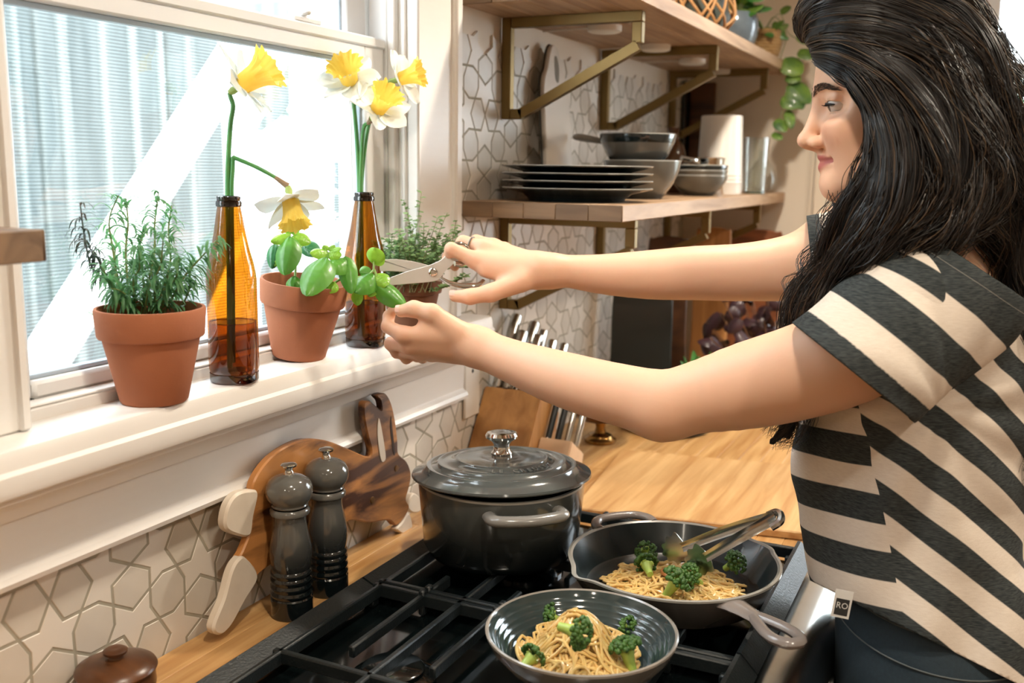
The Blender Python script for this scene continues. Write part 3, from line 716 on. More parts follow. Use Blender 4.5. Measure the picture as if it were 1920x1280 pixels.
MB().lathe([(0, .030), (.0155, .030), (.016, .034), (.0125, .038), (.0115, .046), (.0145, .051), (.0235, .0565), (.0245, .060), (.022, .0645), (.012, .0655), (.004, .0645), (0, .0648)], 40).build('steel_knob', M_CHROME, ld)
def ring_text(txt, r, zf, size, a0, da, m, parent, name):
    dg = bpy.context.evaluated_depsgraph_get(); mb = MB()
    for i, ch in enumerate(txt):
        if ch == ' ': continue
        cu = bpy.data.curves.new('glyph', 'FONT'); cu.body = ch; cu.size = size; cu.extrude = .0006; cu.align_x = 'CENTER'; cu.align_y = 'CENTER'; cu.resolution_u = 2
        ob = bpy.data.objects.new('glyph', cu); COL.objects.link(ob); dg.update()
        me = bpy.data.meshes.new_from_object(ob.evaluated_get(bpy.context.evaluated_depsgraph_get()))
        a = math.radians(a0+da*i)
        er = Vector((math.cos(a), math.sin(a), 0)); et = Vector((-math.sin(a), math.cos(a), 0)); sl = Vector((er.x*.97, er.y*.97, -.22)).normalized()
        Mx = basis((r*er.x, r*er.y, zf), et, -sl, (-sl).cross(-et))
        Mx = basis((r*er.x, r*er.y, zf), et, -sl, et.cross(-sl))
        V = [tuple(v.co) for v in me.vertices]; F = [tuple(p.vertices) for p in me.polygons]
        mb.add(V, F, Mx); bpy.data.objects.remove(ob); bpy.data.meshes.remove(me)
    return mb.build(name, m, parent, smooth=False)
ring_text('LE CREUSET', .0795, .0248, .0125, -72, 7.6, mat('raised_letter_enamel', S(124, 127, 124), .2, coat=.5), ld, 'raised_lettering')

# ------------------------------------------------------------------ skillet
M_SKIN_OUT = mat('skillet_enamel', S(104, 100, 96), .24, coat=.4, var=.1)
M_SKIN_IN = mat('black_satin_iron', S(30, 40, 42), .26, coat=.15, var=.2, vscale=20)
M_SKHAND = mat('skillet_handle_enamel', S(134, 126, 122), .22, coat=.4, var=.15)
SKC = Vector((.528, 1.256, ZG)); SKA = -43
sk = thing('skillet', 'grey cast iron skillet with pasta on the right of the stove', 'skillet', SKC, rot=(0, 0, math.radians(SKA)))
def skillet_surf(prof, n=96):
    V = []; F = []
    for r, z in prof:
        k = max(0, (z-.015)/.035)
        for i in range(n):
            a = 2*PI*i/n; s_ = sum(math.exp(-((a-c)/.14)**2) for c in (PI/2-.05, 3*PI/2+.05))
            V.append(((r+.010*s_*k)*math.cos(a), (r+.010*s_*k)*math.sin(a), z-.003*s_*k))
    m_ = len(prof)
    for j in range(m_-1):
        for i in range(n): F.append((j*n+i, j*n+(i+1) % n, (j+1)*n+(i+1) % n, (j+1)*n+i))
    return V, F, n
V, F, n = skillet_surf([(.004, .0005), (.112, .0005), (.120, .004), (.141, .045), (.1435, .048)]); MB().add(V, F).build('outer_wall', M_SKIN_OUT, sk)
V, F, n = skillet_surf([(.1435, .048), (.1435, .0505), (.140, .0512), (.137, .0495)]); MB().add(V, F).build('rim', M_RIM, sk)
V, F, n = skillet_surf([(.137, .0495), (.118, .009), (.110, .0055), (.004, .005), (.0001, .005)]); MB().add(V, F).build('cooking_surface', M_SKIN_IN, sk)
# long handle: tapering bar opening into a teardrop loop
hb = MB()
V, F = tube([(.137, 0, .041), (.152, 0, .0435), (.175, 0, .046), (.196, 0, .048)], [.021, .0175, .0142, .0135], 14, flat=.36); hb.add(V, F)
lp = [(.192, .004, .048), (.210, .010, .0485), (.232, .0155, .049), (.250, .0155, .0495), (.262, .009, .050), (.265, 0, .050)]
lp = lp+[(x, -y, z) for x, y, z in lp[-2::-1]]
V, F = tube(spline(lp, 50), .0075, 10, flat=.85); hb.add(V, F)
hb.build('long_handle', M_SKHAND, sk)
P = [(-.134, -.046, .047), (-.150, -.044, .049), (-.166, -.030, .050), (-.170, 0, .0505), (-.166, .030, .050), (-.150, .044, .049), (-.134, .046, .047)]
V, F = tube(spline(P, 34), .0075, 12, flat=.8); MB().add(V, F).build('helper_handle', M_SKHAND, sk)

# ------------------------------------------------------------------ bowl for serving
BC = Vector((.502, .983, ZG))
pb = thing('pasta_bowl', 'shallow dark glazed bowl of pasta at the front of the stove', 'bowl', BC)
MB().lathe([(0, .004), (.05, .004), (.052, 0), (.058, 0), (.062, .006), (.085, .022), (.102, .042), (.1085, .056)], 72).build('outer_wall', mat('grey_stone_glaze', S(112, 108, 102), .25, coat=.4, var=.1), pb)
MB().lathe([(.1085, .056), (.1085, .0585), (.1065, .0595), (.1045, .058)], 72).build('rim', mat('rim_taupe', S(146, 140, 132), .22, coat=.5), pb)
pr = [(.1045, .058)]
for k in range(7):
    r = .101-k*.0045; z = .052-k*.0058
    pr += [(r, z), (r-.0012, z-.0032), (r-.0035, z-.0046)]
pr += [(.066, .0145), (.058, .0115), (0, .010)]
MB().lathe(pr, 72).build('ridged_inner_wall', mat('teal_black_glaze', S(52, 66, 68), .1, coat=.7), pb)

# ------------------------------------------------------------------ food
M_PASTA = mat('oiled_spaghetti', S(236, 202, 134), .3, var=.5, vscale=60, col2=S(216, 170, 96), sss=.15, coat=.25)
M_STEM = mat('broccoli_stem', S(184, 208, 104), .4, var=.4, vscale=60, col2=S(120, 160, 52), coat=.2)
M_FLORET = mat('broccoli_floret', S(74, 116, 42), .5, var=.7, vscale=140, col2=S(22, 52, 22), coat=.1)
M_SAUTE = mat('browned_mushroom', S(168, 106, 56), .35, var=.6, vscale=50, col2=S(110, 60, 30), coat=.3)
def heap(c, R, H, n, seed, name, label, flat=1.0, stretch=(1, 1), ang=0, wall=None):
    rg = np.random.default_rng(seed); mb = MB(); ca, sa = math.cos(ang), math.sin(ang)
    def hz(x, y): return H*math.exp(-((x/stretch[0])**2+(y/stretch[1])**2)/(R*.62)**2)
    for i in range(n):
        r = R*math.sqrt(rg.uniform(0, 1))*.9; a = rg.uniform(0, 2*PI); x, y = r*math.cos(a)*stretch[0], r*math.sin(a)*stretch[1]
        th = rg.uniform(0, 2*PI); k = rg.normal(0, 46); lay = rg.uniform(.15, 1.0)**.6; pts = []; L_ = rg.integers(30, 62)
        for s in range(L_):
            pts.append((x, y, hz(x, y)*lay+.0022+.0034*math.sin(s*.30+i)*flat+rg.normal(0, .0002)))
            k += rg.normal(0, 13); k *= .97; th += k*.0042
            rr = math.hypot(x/stretch[0], y/stretch[1])
            if rr > R*.86:                                        # turn back towards the middle
                d = math.atan2(-y, -x); th += .9*math.sin(d-th)
            x += .0042*math.cos(th); y += .0042*math.sin(th)
        P = np.array(pts); q_ = np.hypot(P[:, 0]/stretch[0], P[:, 1]/stretch[1]); f_ = np.where(q_ > R, R/np.maximum(q_, 1e-6), 1)[:, None]; P[:, :2] *= f_
        P = np.column_stack([P[:, 0]*ca-P[:, 1]*sa, P[:, 0]*sa+P[:, 1]*ca, P[:, 2]])+np.array(c)
        fl_ = np.zeros(len(P)) if wall is None else np.maximum(0, np.hypot(P[:, 0]-wall[0], P[:, 1]-wall[1])-wall[2])*wall[3]
        P[:, 2] = np.maximum(P[:, 2], c[2]+.0023+fl_)
        mb.tube(P, .0019, 7)
    o = mb.build(name, M_PASTA); return tag(o, label, 'pasta', kind='stuff')
heap((BC.x-.004, BC.y+.002, BC.z+.0115), .070, .064, 165, 5, 'spaghetti_heap', 'mound of oiled spaghetti heaped in the dark bowl', wall=(BC.x, BC.y, .055, 1.0))
heap((SKC.x+.002, SKC.y-.002, SKC.z+.0056), .100, .016, 120, 6, 'spaghetti_layer', 'loose spaghetti spread across the skillet', stretch=(1, .86), ang=.35)
_ico = None
def ico():
    global _ico
    if _ico is None:
        bm = bmesh.new(); bmesh.ops.create_icosphere(bm, subdivisions=1, radius=1.0)
        _ico = (np.array([v.co[:] for v in bm.verts]), [tuple(v.index for v in f.verts) for f in bm.faces]); bm.free()
    return _ico
def broccoli(label, p, s, tilt, yaw, seed, group):
    rg = np.random.default_rng(seed); t = thing('broccoli_floret', label, 'broccoli', p, rot=(math.radians(tilt), 0, math.radians(yaw)), group=group)
    st = MB(); st.tube(spline([(0, 0, -.55*s), (.02*s, 0, -.1*s), (0, 0, .25*s)], 8), [.16*s, .17*s, .18*s, .20*s, .22*s, .24*s, .28*s, .30*s], 10)
    V0, F0 = ico(); cr = MB()
    for k in range(5):
        a = k*2*PI/5+rg.uniform(-.3, .3); q = np.array([.30*s*math.cos(a), .30*s*math.sin(a), .32*s+rg.uniform(-.05, .05)*s])
        st.tube([(0, 0, .05*s), q*.6+np.array([0, 0, .05*s]), q], [.13*s, .11*s, .12*s], 7)
    st.build('stem', M_STEM, t)
    for k in range(95):
        v = rg.normal(size=3); v /= np.linalg.norm(v); v[2] = abs(v[2])*.8-.12
        q = np.array([v[0]*.56*s, v[1]*.56*s, .36*s+v[2]*.42*s]); r = rg.uniform(.075, .125)*s
        cr.add(V0*r*rg.uniform(.85, 1.15, size=3)+q, F0)
    cr.build('crown', M_FLORET, t, angle=180)
def zb(x, y): return BC.z+.0115+.064*math.exp(-((x-BC.x+.004)**2+(y-BC.y-.002)**2)/(.070*.62)**2)
bb = [((966, 1170), 'dark broccoli floret at the left side of the pasta bowl', .030, 60, 200), ((1045, 1160), 'broccoli floret with pale stalk at the upper left of the bowl pasta', .030, 75, 300), ((1105, 1143), 'broccoli floret on the very top of the bowl pasta', .028, 40, 140),
      ((1072, 1182), 'broccoli floret lying sideways in the middle of the bowl pasta', .030, 88, 75), ((1180, 1178), 'pale broccoli floret at the right side of the bowl pasta', .026, 70, 30), ((1178, 1230), 'dark upright broccoli floret at the lower right of the bowl', .032, 25, 250), ((990, 1240), 'small broccoli floret at the lower left rim of the bowl pasta', .026, 65, 160)]
for k, (px, lab, s, ti, ya) in enumerate(bb):
    p = on(px[0], px[1], 2, BC.z+.04)
    for _ in range(6): p = on(px[0], px[1], 2, zb(p[0], p[1])+s*.50)
    broccoli(lab, p, s, ti, ya, 20+k, 'broccoli in the pasta bowl')
bs = [((1213, 1035), 'broccoli floret near the far left of the skillet', .026, 70, 10), ((1215, 1065), 'pale broccoli piece in the left middle of the skillet', .028, 80, 210), ((1262, 1098), 'dark broccoli floret at the near edge of the skillet', .034, 30, 100), ((1300, 1085), 'broccoli floret right beside the darkest one in the skillet', .030, 55, 330), ((1372, 1058), 'broccoli floret at the right side of the skillet', .028, 50, 60)]
for k, (px, lab, s, ti, ya) in enumerate(bs):
    p = on(px[0], px[1], 2, SKC.z+.022+s*.25); broccoli(lab, p, s, ti, ya, 40+k, 'broccoli in the skillet')
def mush(label, px, z, s, seed):
    p = on(px[0], px[1], 2, z); rg = random.Random(seed)
    if z > BC.z+.04:
        for _ in range(8): p = on(px[0], px[1], 2, zb(p[0], p[1])+.003)
    o = smooth_poly([(-s, -.3*s), (-.4*s, -.5*s), (.5*s, -.45*s), (s, -.1*s), (.7*s, .4*s), (-.1*s, .55*s), (-.8*s, .3*s)], 4)
    V, F = prism(o, .004, .0015); ob = MB().add(V, F).build('mushroom_slice', M_SAUTE, loc=p, rot=(rg.uniform(-.5, .5), rg.uniform(-.5, .5), rg.uniform(0, 6)))
    tag(ob, label, 'mushroom', 'browned mushroom slices')
mush('browned mushroom slice on top of the bowl pasta', (1075, 1138), BC.z+.066, .016, 1)
mush('browned slice at the right of the bowl pasta peak', (1150, 1158), BC.z+.056, .012, 2)
mush('browned mushroom slice in the middle of the skillet', (1250, 1075), SKC.z+.028, .014, 3)

# ------------------------------------------------------------------ tongs
tg = thing('kitchen_tongs', 'steel kitchen tongs with scalloped ends resting in the skillet', 'tongs', (0, 0, 0))
E0 = at(1448, 968, 1.285)
def tong_arm(tip, mid, head_c, name):
    up = np.array([0, 0, 1.0]); path = spline([E0+np.array([.004, 0, 0]), mid, tip], 16)
    P, T_, U, W = frames(path); wv = np.linspace(.0085, .0065, 16); V = []; F = []
    for i in range(16):
        side = np.cross(T_[i], up); side /= np.linalg.norm(side); nn = np.cross(side, T_[i])
        for a, b in ((-1, -.35), (-.8, 0), (.8, 0), (1, -.35)): V.append(P[i]+side*wv[i]*a*.25+nn*wv[i]*b*2-0*nn+nn*wv[i]*a)
    # flat strip standing on edge, slightly dished
    V = []
    for i in range(16):
        side = np.cross(T_[i], up); side /= np.linalg.norm(side); nn = np.cross(side, T_[i])
        for s_ in np.linspace(-1, 1, 5): V.append(P[i]+nn*wv[i]*s_+side*.0028*(1-s_*s_))
        for s_ in np.linspace(1, -1, 5): V.append(P[i]+nn*wv[i]*s_+side*(.0028*(1-s_*s_)-.0012))
    for i in range(15):
        for j in range(10): F.append((i*10+j, i*10+(j+1) % 10, (i+1)*10+(j+1) % 10, (i+1)*10+j))
    F += [tuple(range(10))[::-1], tuple(150+j for j in range(10))]
    MB().add(V, F).build(name, M_STEEL, tg)
    d = (tip-mid); d /= np.linalg.norm(d); side = np.cross(d, up); side /= np.linalg.norm(side); nn = np.cross(side, d)
    sc = []
    for a in np.linspace(-PI*.62, PI*.62, 41): sc.append(((.024+.0022*math.cos(a*11))*math.cos(a)-.004, (.020+.0022*math.cos(a*11))*math.sin(a)))
    sc += [(-.016, .008), (-.016, -.008)]
    Vp, Fp = prism(sc, .0012, 0); Vp[:, 2] += 12*(Vp[:, 1]**2)+4*(Vp[:, 0]**2)
    MB().add(Vp, Fp, basis(tip+d*.012, d, nn, side)).build('scalloped_head', M_STEEL, tg)
tong_arm(at(1278, 1026, 1.37), at(1370, 992, 1.325), None, 'tong_arm')
tong_arm(at(1322, 1045, 1.325), at(1392, 1004, 1.292), None, 'tong_arm')
MB().tube(spline([at(1440, 966, 1.295), at(1456, 960, 1.287), at(1464, 966, 1.277), at(1462, 978, 1.27), at(1446, 988, 1.273)], 16), .0052, 8).build('hinge_end', M_STEEL, tg)

# ------------------------------------------------------------------ mills
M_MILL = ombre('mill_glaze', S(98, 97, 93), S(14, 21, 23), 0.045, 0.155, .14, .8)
def mill(label, x, y):
    t = thing('pepper_mill', label, 'pepper mill', (x, y, ZC), group='grey pepper mills')
    pr = [(0, 0), (.0265, 0), (.0282, .002), (.0282, .026)]
    for k in range(4):
        z = .028+k*.0098; pr += [(.0265-k*.0002, z), (.0282-k*.0002, z+.003), (.0282-k*.0002, z+.006), (.0264-k*.0003, z+.0088)]
    pr += [(.0262, .070), (.0278, .082), (.0280, .095), (.0245, .112), (.0215, .128), (.0212, .136), (.0225, .1405), (.0262, .1425), (.0268, .147), (.0250, .150), (.0235, .151)]
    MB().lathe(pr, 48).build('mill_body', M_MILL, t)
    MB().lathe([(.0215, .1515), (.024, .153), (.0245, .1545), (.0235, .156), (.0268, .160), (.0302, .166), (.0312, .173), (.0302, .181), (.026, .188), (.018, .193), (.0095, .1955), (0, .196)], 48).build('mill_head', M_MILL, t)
    MB().lathe([(.0065, .195), (.0062, .199), (.0048, .201), (.0058, .204), (.0105, .2065), (.0110, .2085), (.0085, .2105), (0, .2112)], 28).build('steel_knob', M_CHROME, t)
mill('nearer grey ombre pepper mill beside the white rabbit foot', .0735, 1.012)
mill('farther grey ombre pepper mill in front of the rabbit board', .0735, 1.094)

# ------------------------------------------------------------------ rabbit-shaped board leaning on the wall
M_ACACIA = wood('acacia_board', S(188, 128, 72), S(66, 36, 21), axis=1, rough=.35, rings=24, rand=.02, stretch=4.5)
M_BONE = mat('white_marble_inlay', S(226, 213, 196), .4, var=.35, vscale=40, col2=S(204, 188, 168))
for _n2 in M_ACACIA.node_tree.nodes:
    if _n2.type == 'VALTORGB': _n2.color_ramp.elements[0].position = .40; _n2.color_ramp.elements[1].position = .60
rb = thing('rabbit_board', 'rabbit shaped wooden serving board with white tail and feet', 'serving board', (0, 0, 0))
RXF = .043; Y0_, Z0_ = 1.13, ZC
lean = 0.0
RM = T(RXF, Y0_, Z0_+.0)@Rot('Y', -lean)@basis((0, 0, 0), (0, 1, 0), (0, 0, 1), (1, 0, 0))
RMi = np.array(RM.inverted())
nrm = np.array([RM[i][2] for i in range(3)]); org = np.array([RM[i][3] for i in range(3)])
def rp_(px, py):
    r = MW@np.array([px-960., py-640., F_PX]); t = ((org-CAM)@nrm)/(r@nrm); w_ = CAM+r*t; l = RMi@np.append(w_, 1); return (l[0], l[1])
body = [(683, 756), (694, 752), (706, 761), (716, 768), (714, 752), (706, 741), (722, 737), (733, 752), (741, 785), (746, 825), (748, 850), (764, 866), (771, 888), (768, 912), (762, 935), (768, 950), (760, 968), (744, 985), (732, 976), (716, 976), (690, 980), (660, 975), (640, 988), (600, 1010), (560, 1030), (520, 1052), (486, 1076), (468, 1100), (446, 1090), (446, 1052), (455, 1034), (467, 1004), (474, 975), (476, 940), (474, 911), (489, 880), (513, 853), (544, 833), (575, 823), (614, 826), (653, 841), (690, 856), (697, 845), (690, 815), (684, 785)]
bp_ = smooth_poly([rp_(*q) for q in body], 4)
MB().add(*prism(bp_, .012, .002), RM@T(0, 0, -.012)).build('board', M_ACACIA, rb)
def piece(name, pts, m, t0, t1, ch=.003, n=5): return MB().add(*prism(smooth_poly([rp_(*q) for q in pts], n), t1-t0, ch), RM@T(0, 0, t0)).build(name, m, rb)
piece('tail', [(482, 923), (464, 918), (440, 926), (424, 950), (419, 985), (434, 1000), (466, 1004), (474, 965)], M_BONE, -.0115, .003)
piece('hind_foot', [(458, 1044), (444, 1048), (431, 1071), (417, 1122), (397, 1175), (410, 1190), (431, 1173), (457, 1126), (482, 1079)], M_BONE, -.0115, .003)
piece('front_paw', [(766, 962), (772, 990), (756, 1000), (742, 992), (752, 980)], M_BONE, -.0115, .002, .002)
piece('front_paw', [(776, 925), (790, 935), (792, 955), (778, 962), (766, 950)], M_BONE, -.0118, -.001, .002)
piece('ear_inlay', [(709, 784), (714, 800), (722, 850), (720, 864), (713, 860), (707, 815)], M_BONE, -.002, .0012, .0004)
piece('ear_groove', [(733, 780), (735, 800), (740, 848), (737, 848), (731, 800)], mat('groove_dark', S(52, 32, 20), .7), -.001, .0006, .0001, 3)
for q in ((743, 878), (698, 937)):
    c = rp_(*q); MB().lathe([(0, 0), (.0055, 0), (.005, .0015), (0, .002)], 16, RM@T(c[0], c[1], 0)).build('brass_rivet', mat('dark_rivet', S(108, 78, 44), .4, metal=.6), rb)

# ------------------------------------------------------------------ wooden jar at the lower left corner
wj = thing('lidded_wooden_jar', 'dark turned wooden jar with knobbed lid at the lower left', 'jar', (.052, .733, ZC))
M_WALN = wood('turned_walnut', S(112, 70, 40), S(58, 34, 20), axis=0, rough=.3, rand=.02, stretch=6)
MB().lathe([(0, 0), (.034, 0), (.038, .004), (.0415, .03), (.040, .045)], 48).build('jar_body', M_WALN, wj)
MB().lathe([(.0425, .0455), (.0435, .048), (.042, .051), (.030, .0565), (.012, .060), (.0085, .0605), (.0080, .063), (.0125, .066), (.0130, .069), (.009, .0715), (.003, .071), (0, .0705)], 48).build('lid', M_WALN, wj)

# ------------------------------------------------------------------ knife block
M_ASH = wood('knife_block_ash', S(188, 138, 82), S(150, 102, 56), axis=2, rough=.45, rand=.02, stretch=10)
kb = thing('knife_block', 'slanted wooden knife block full of steel knives by the wall', 'knife block', (0, 0, 0))
ax = Vector((0, .54, .84)).normalized(); pn = Vector((0, .84, -.54)).normalized(); ex = Vector((1, 0, 0))
def slant(name, x0, x1, ptop, wdt, m):
    """block whose near face leans back along ax from the worktop up to ptop (y, z)"""
    y, z = ptop; L_ = (z-ZC)/ax.z; b0 = Vector((0, y, z))-ax*L_
    q = [(b0.y, ZC), (y, z), (y+pn.y*wdt, z+pn.z*wdt), (y+pn.y*wdt-(ax.y*((z+pn.z*wdt)-ZC)/ax.z)*.55, ZC)]
    n_ = 4; V = [(x0, a, b) for a, b in q]+[(x1, a, b) for a, b in q]
    F = [(0, 1, 2, 3), (7, 6, 5, 4)]+[(i, i+4, (i+1) % 4+4, (i+1) % 4) for i in range(4)]
    bm = bmesh.new(); vs_ = [bm.verts.new(v) for v in V]
    for f in F: bm.faces.new([vs_[i] for i in f])
    bmesh.ops.recalc_face_normals(bm, faces=bm.faces); bmesh.ops.bevel(bm, geom=list(bm.edges), offset=.002, segments=2, affect='EDGES')
    me = bpy.data.meshes.new(name); bm.to_mesh(me); bm.free(); me.materials.append(m); o = bpy.data.objects.new(name, me); COL.objects.link(o); o.parent = kb; return o
KY, KZ = 1.705, 1.094
slant('block_body', .008, .130, (KY, KZ), .105, M_ASH)
slant('step_block', .131, .197, (1.700, 1.008), .075, mat('lit_ash', S(224, 192, 158), .5, var=.2, vscale=30))  # step made paler than the block body: bright light on it painted into the wood colour
M_SLOT = mat('slot_dark', S(52, 38, 24), .8)
def knife(x, off, ln, r, label, tops=None, zt=(KY, KZ), blade=True, mm=M_STEEL, flat=1.0):
    """handle rises out of the block top at depth off along pn"""
    p = Vector((x, zt[0], zt[1]))+pn*off
    t = thing('knife', label, 'knife', p, group='knives in the wooden block')
    Mx = basis((0, 0, 0), ex, pn, ax)
    MB().lathe([(0, .004), (r*.8, .004), (r, .008), (r, ln-.004), (r*.88, ln-.001), (r*.6, ln), (r*.5, ln-.001), (0, ln-.0015)], 20, Mx).build('handle', mm, t)
    MB().box(-r*.25, r*.25, -r*.9, r*.9, -.05, .006, .0004, Mx).build('blade', M_CHROME, t)
    MB().box(x-r*.45, x+r*.45, -r*1.3, r*1.3, -.0004, .0006, 0, basis((0, zt[0]+pn.y*off, zt[1]+pn.z*off), ex, pn, ax)).build('slot', M_SLOT, kb)
ks = [(.026, .018, .165, .0115, 'thick steel knife handle nearest the wall in the block'), (.060, .036, .160, .0115, 'tall steel knife handle second from the wall in the block'), (.052, .012, .128, .0110, 'steel knife handle low in front of the two tallest'), (.086, .016, .124, .0105, 'steel knife handle in the middle of the block'), (.078, .050, .150, .0085, 'slender steel handle behind the middle knives'), (.112, .030, .122, .0090, 'steel knife handle second from the right in the block'), (.124, .062, .130, .0088, 'rightmost steel knife handle in the block')]
for x, off, ln, r, lab in ks: knife(x, off, ln, r, lab)
for k in range(4): knife(.139+k*.016, .020+.010*k, .105+.004*k, .0062, ('first', 'second', 'third', 'last')[k]+' slim steak knife from the left in the low step', zt=(1.700, 1.008), mm=(M_IRON if k < 2 else M_STEEL))

# ------------------------------------------------------------------ things along the far worktop
tag(MB().add(*prism([(.262, 1.549), (.648, 1.612), (.585, 2.000), (.215, 1.937)], .014, .002), T(0, 0, ZC+.0005)).build('pastry_board', wood('pale_oak_board', S(210, 170, 118), S(176, 130, 80), axis=1, rough=.45, stretch=14)), 'pale flat wooden board lying on the worktop behind the skillet', 'board')
fb = thing('footed_bowl', 'dark wooden bowl on a round brass foot behind the knife block', 'bowl', (.135, 2.02, ZC))
MB().lathe([(0, 0), (.034, 0), (.036, .003), (.035, .008), (.027, .013), (.026, .016), (.022, .018), (.013, .022), (.010, .034), (.013, .046)], 40).build('brass_foot', mat('aged_brass', S(150, 112, 60), .22, metal=.9), fb)
MB().lathe([(0, .046), (.013, .046), (.05, .054), (.078, .075), (.083, .094), (.080, .094), (.074, .078), (.048, .06), (0, .055)], 48).build('wooden_bowl', M_WALN, fb)
dt = thing('dark_round_tray', 'low black round tray on the worktop behind the elbow', 'tray', (.235, 2.20, ZC))
MB().lathe([(0, .002), (.085, .002), (.095, .006), (.098, .016), (.096, .017), (.092, .009), (.082, .005), (0, .005)], 56).build('tray_dish', mat('matte_black', S(28, 34, 34), .45), dt)
def slab(label, name, pts_w, x0, h, th, yaw, m, leanx=0.0, r=.03):
    """upright rounded board of width pts_w and height h; yaw turns its face"""
    w_ = pts_w/2; o = smooth_poly([(-w_, .0), (-w_, h*.4), (-w_*.98, h-r), (-w_*.7, h-r*.2), (0, h), (w_*.7, h-r*.2), (w_*.98, h-r), (w_, h*.4), (w_, 0), (0, 0)], 5)
    o[:, 1] = np.maximum(o[:, 1], 0)
    V, F = prism(o, th, .003); Mx = Rot('Z', yaw)@Rot('X', -leanx)@basis((0, 0, 0), (1, 0, 0), (0, 0, 1), (0, -1, 0))
    ob = MB().add(V, F, Mx).build(name, m, loc=x0); return ob
tag(slab('', 'oval_board', .150, (.118, 2.34, ZC), .375, .016, 18, mat('black_board', S(22, 34, 36), .3, coat=.2), 6, .09), 'tall black rounded board leaning behind the knife handles', 'board')
tag(slab('', 'bread_board', .11, (.095, 2.62, ZC), .42, .018, 20, M_WALN, 5), 'dark brown board leaning at the wall behind the black board', 'board')
tag(slab('', 'bread_board', .10, (.175, 2.78, ZC), .44, .018, 10, wood('honey_board', S(200, 146, 88), S(160, 106, 58), axis=2, rand=.02), 4), 'honey coloured curved board leaning in the far corner', 'board')
tag(slab('', 'bread_board', .15, (.262, 2.94, ZC), .43, .018, 6, wood('cherry_board', S(150, 88, 52), S(96, 54, 32), axis=0, rand=.02), 4), 'reddish board with dark ends leaning on the back wall', 'board')
tag(MB().box(.022, .098, 3.02, 3.04, LZ1, UZ0-.02, .003).build('tall_board', M_WALN), 'tall brown board standing in the corner on the lower shelf', 'board')
tag(MB().box(.008, .0205, 2.98, 3.05, LZ1, UZ0-.02, .002).build('tall_board', M_BLACK), 'narrow black board standing in the corner on the lower shelf', 'board')
# ------------------------------------------------------------------ window ledge: terracotta pots, bottles, flowers
M_TERRA = mat('terracotta', S(172, 106, 72), .8, var=.35, vscale=14, col2=S(150, 88, 60), bump=.15, bscale=160)
M_TERRA2 = mat('weathered_terracotta', S(132, 84, 56), .85, var=.6, vscale=12, col2=S(92, 58, 40), bump=.2, bscale=120)
M_SOIL = mat('potting_soil', S(38, 30, 24), .95, var=.6, vscale=90, col2=S(16, 13, 11), bump=.9, bscale=130)
def flower_pot(parent, R=.0605, h=.108, m=None):
    k = R/.0605; r0 = .0375*k
    MB().lathe([(0, 0), (r0-.002, 0), (r0, .0025), (.0525*k, h-.037), (.0525*k, h-.034), (.0575*k, h-.0325), (.0585*k, h-.030), (.0605*k, h-.003), (.0595*k, h), (.0565*k, h), (.0552*k, h-.003), (.053*k, h-.022)], 64).build('pot', m or M_TERRA, parent)
    V, F = lathe([(.0535*k, h-.020), (.045*k, h-.018), (.03*k, h-.0165), (.015*k, h-.016), (0, h-.0155)], 40)
    rg = np.random.default_rng(3); V = V+np.column_stack([np.zeros(len(V)), np.zeros(len(V)), rg.uniform(-.0022, .0022, len(V))])
    MB().add(V, F).build('soil', M_SOIL, parent)
def ribbon(P, w, up=None, fold=0.0):
    """leaf strip along P with half widths w; folded along the midrib"""
    P, T_, U, W = frames(P); n = len(P)
    if up is not None:
        U = np.cross(T_, up); U /= np.linalg.norm(U, axis=1)[:, None]+1e-9; W = np.cross(U, T_)
    w = np.asarray(w)[:, None]; V = np.stack([P-U*w+W*w*fold, P, P+U*w+W*w*fold], 1).reshape(-1, 3)
    F = [(i*3+j, i*3+j+1, i*3+j+4, i*3+j+3) for i in range(n-1) for j in range(2)]; return V, F
M_ROSE = mat('rosemary_leaf', S(104, 156, 100), .45, var=.6, vscale=60, col2=S(64, 122, 72), transl=.45)
M_ROSESTEM = mat('rosemary_stem', S(128, 148, 84), .6, var=.4, vscale=80, col2=S(88, 78, 50))
M_DRY = mat('dry_rosemary', S(48, 50, 46), .7, var=.4, vscale=60)
rp = thing('potted_rosemary', 'rosemary in a terracotta pot, leftmost on the window ledge', 'potted plant', (.031, .828, ZS))
flower_pot(rp)
RD = 1.165
rose = [((232, 600), (212, 470), (205, 412), (222, 366), 0, 0), ((246, 600), (236, 480), (240, 420), (236, 372), 0, .012), ((262, 600), (288, 480), (290, 420), (297, 362), 0, -.01), ((285, 600), (318, 500), (316, 430), (322, 385), 0, .015), ((300, 600), (345, 520), (372, 488), (412, 445), 0, -.012), ((318, 600), (348, 560), (356, 530), (352, 500), 0, .0), ((225, 600), (200, 520), (180, 480), (165, 462), 1, .01), ((235, 600), (215, 545), (200, 520), (190, 498), 0, -.015), ((275, 600), (268, 520), (262, 470), (270, 425), 0, .02), ((255, 600), (250, 530), (262, 500), (258, 460), 0, -.02), ((300, 600), (310, 545), (330, 520), (335, 480), 0, -.02), ((205, 530), (172, 500), (158, 440), (150, 380), 1, .0), ((240, 600), (222, 540), (214, 500), (218, 450), 0, .03), ((268, 600), (280, 540), (300, 500), (306, 450), 0, -.03), ((290, 600), (300, 560), (318, 540), (332, 530), 0, .03), ((250, 600), (240, 560), (225, 545), (208, 540), 0, -.03), ((262, 600), (256, 560), (244, 530), (246, 490), 0, .02), ((282, 600), (290, 560), (286, 520), (280, 490), 0, .0)]
base = np.array(rp.location)
rgn = np.random.default_rng(8); fol = MB(); dry = MB()
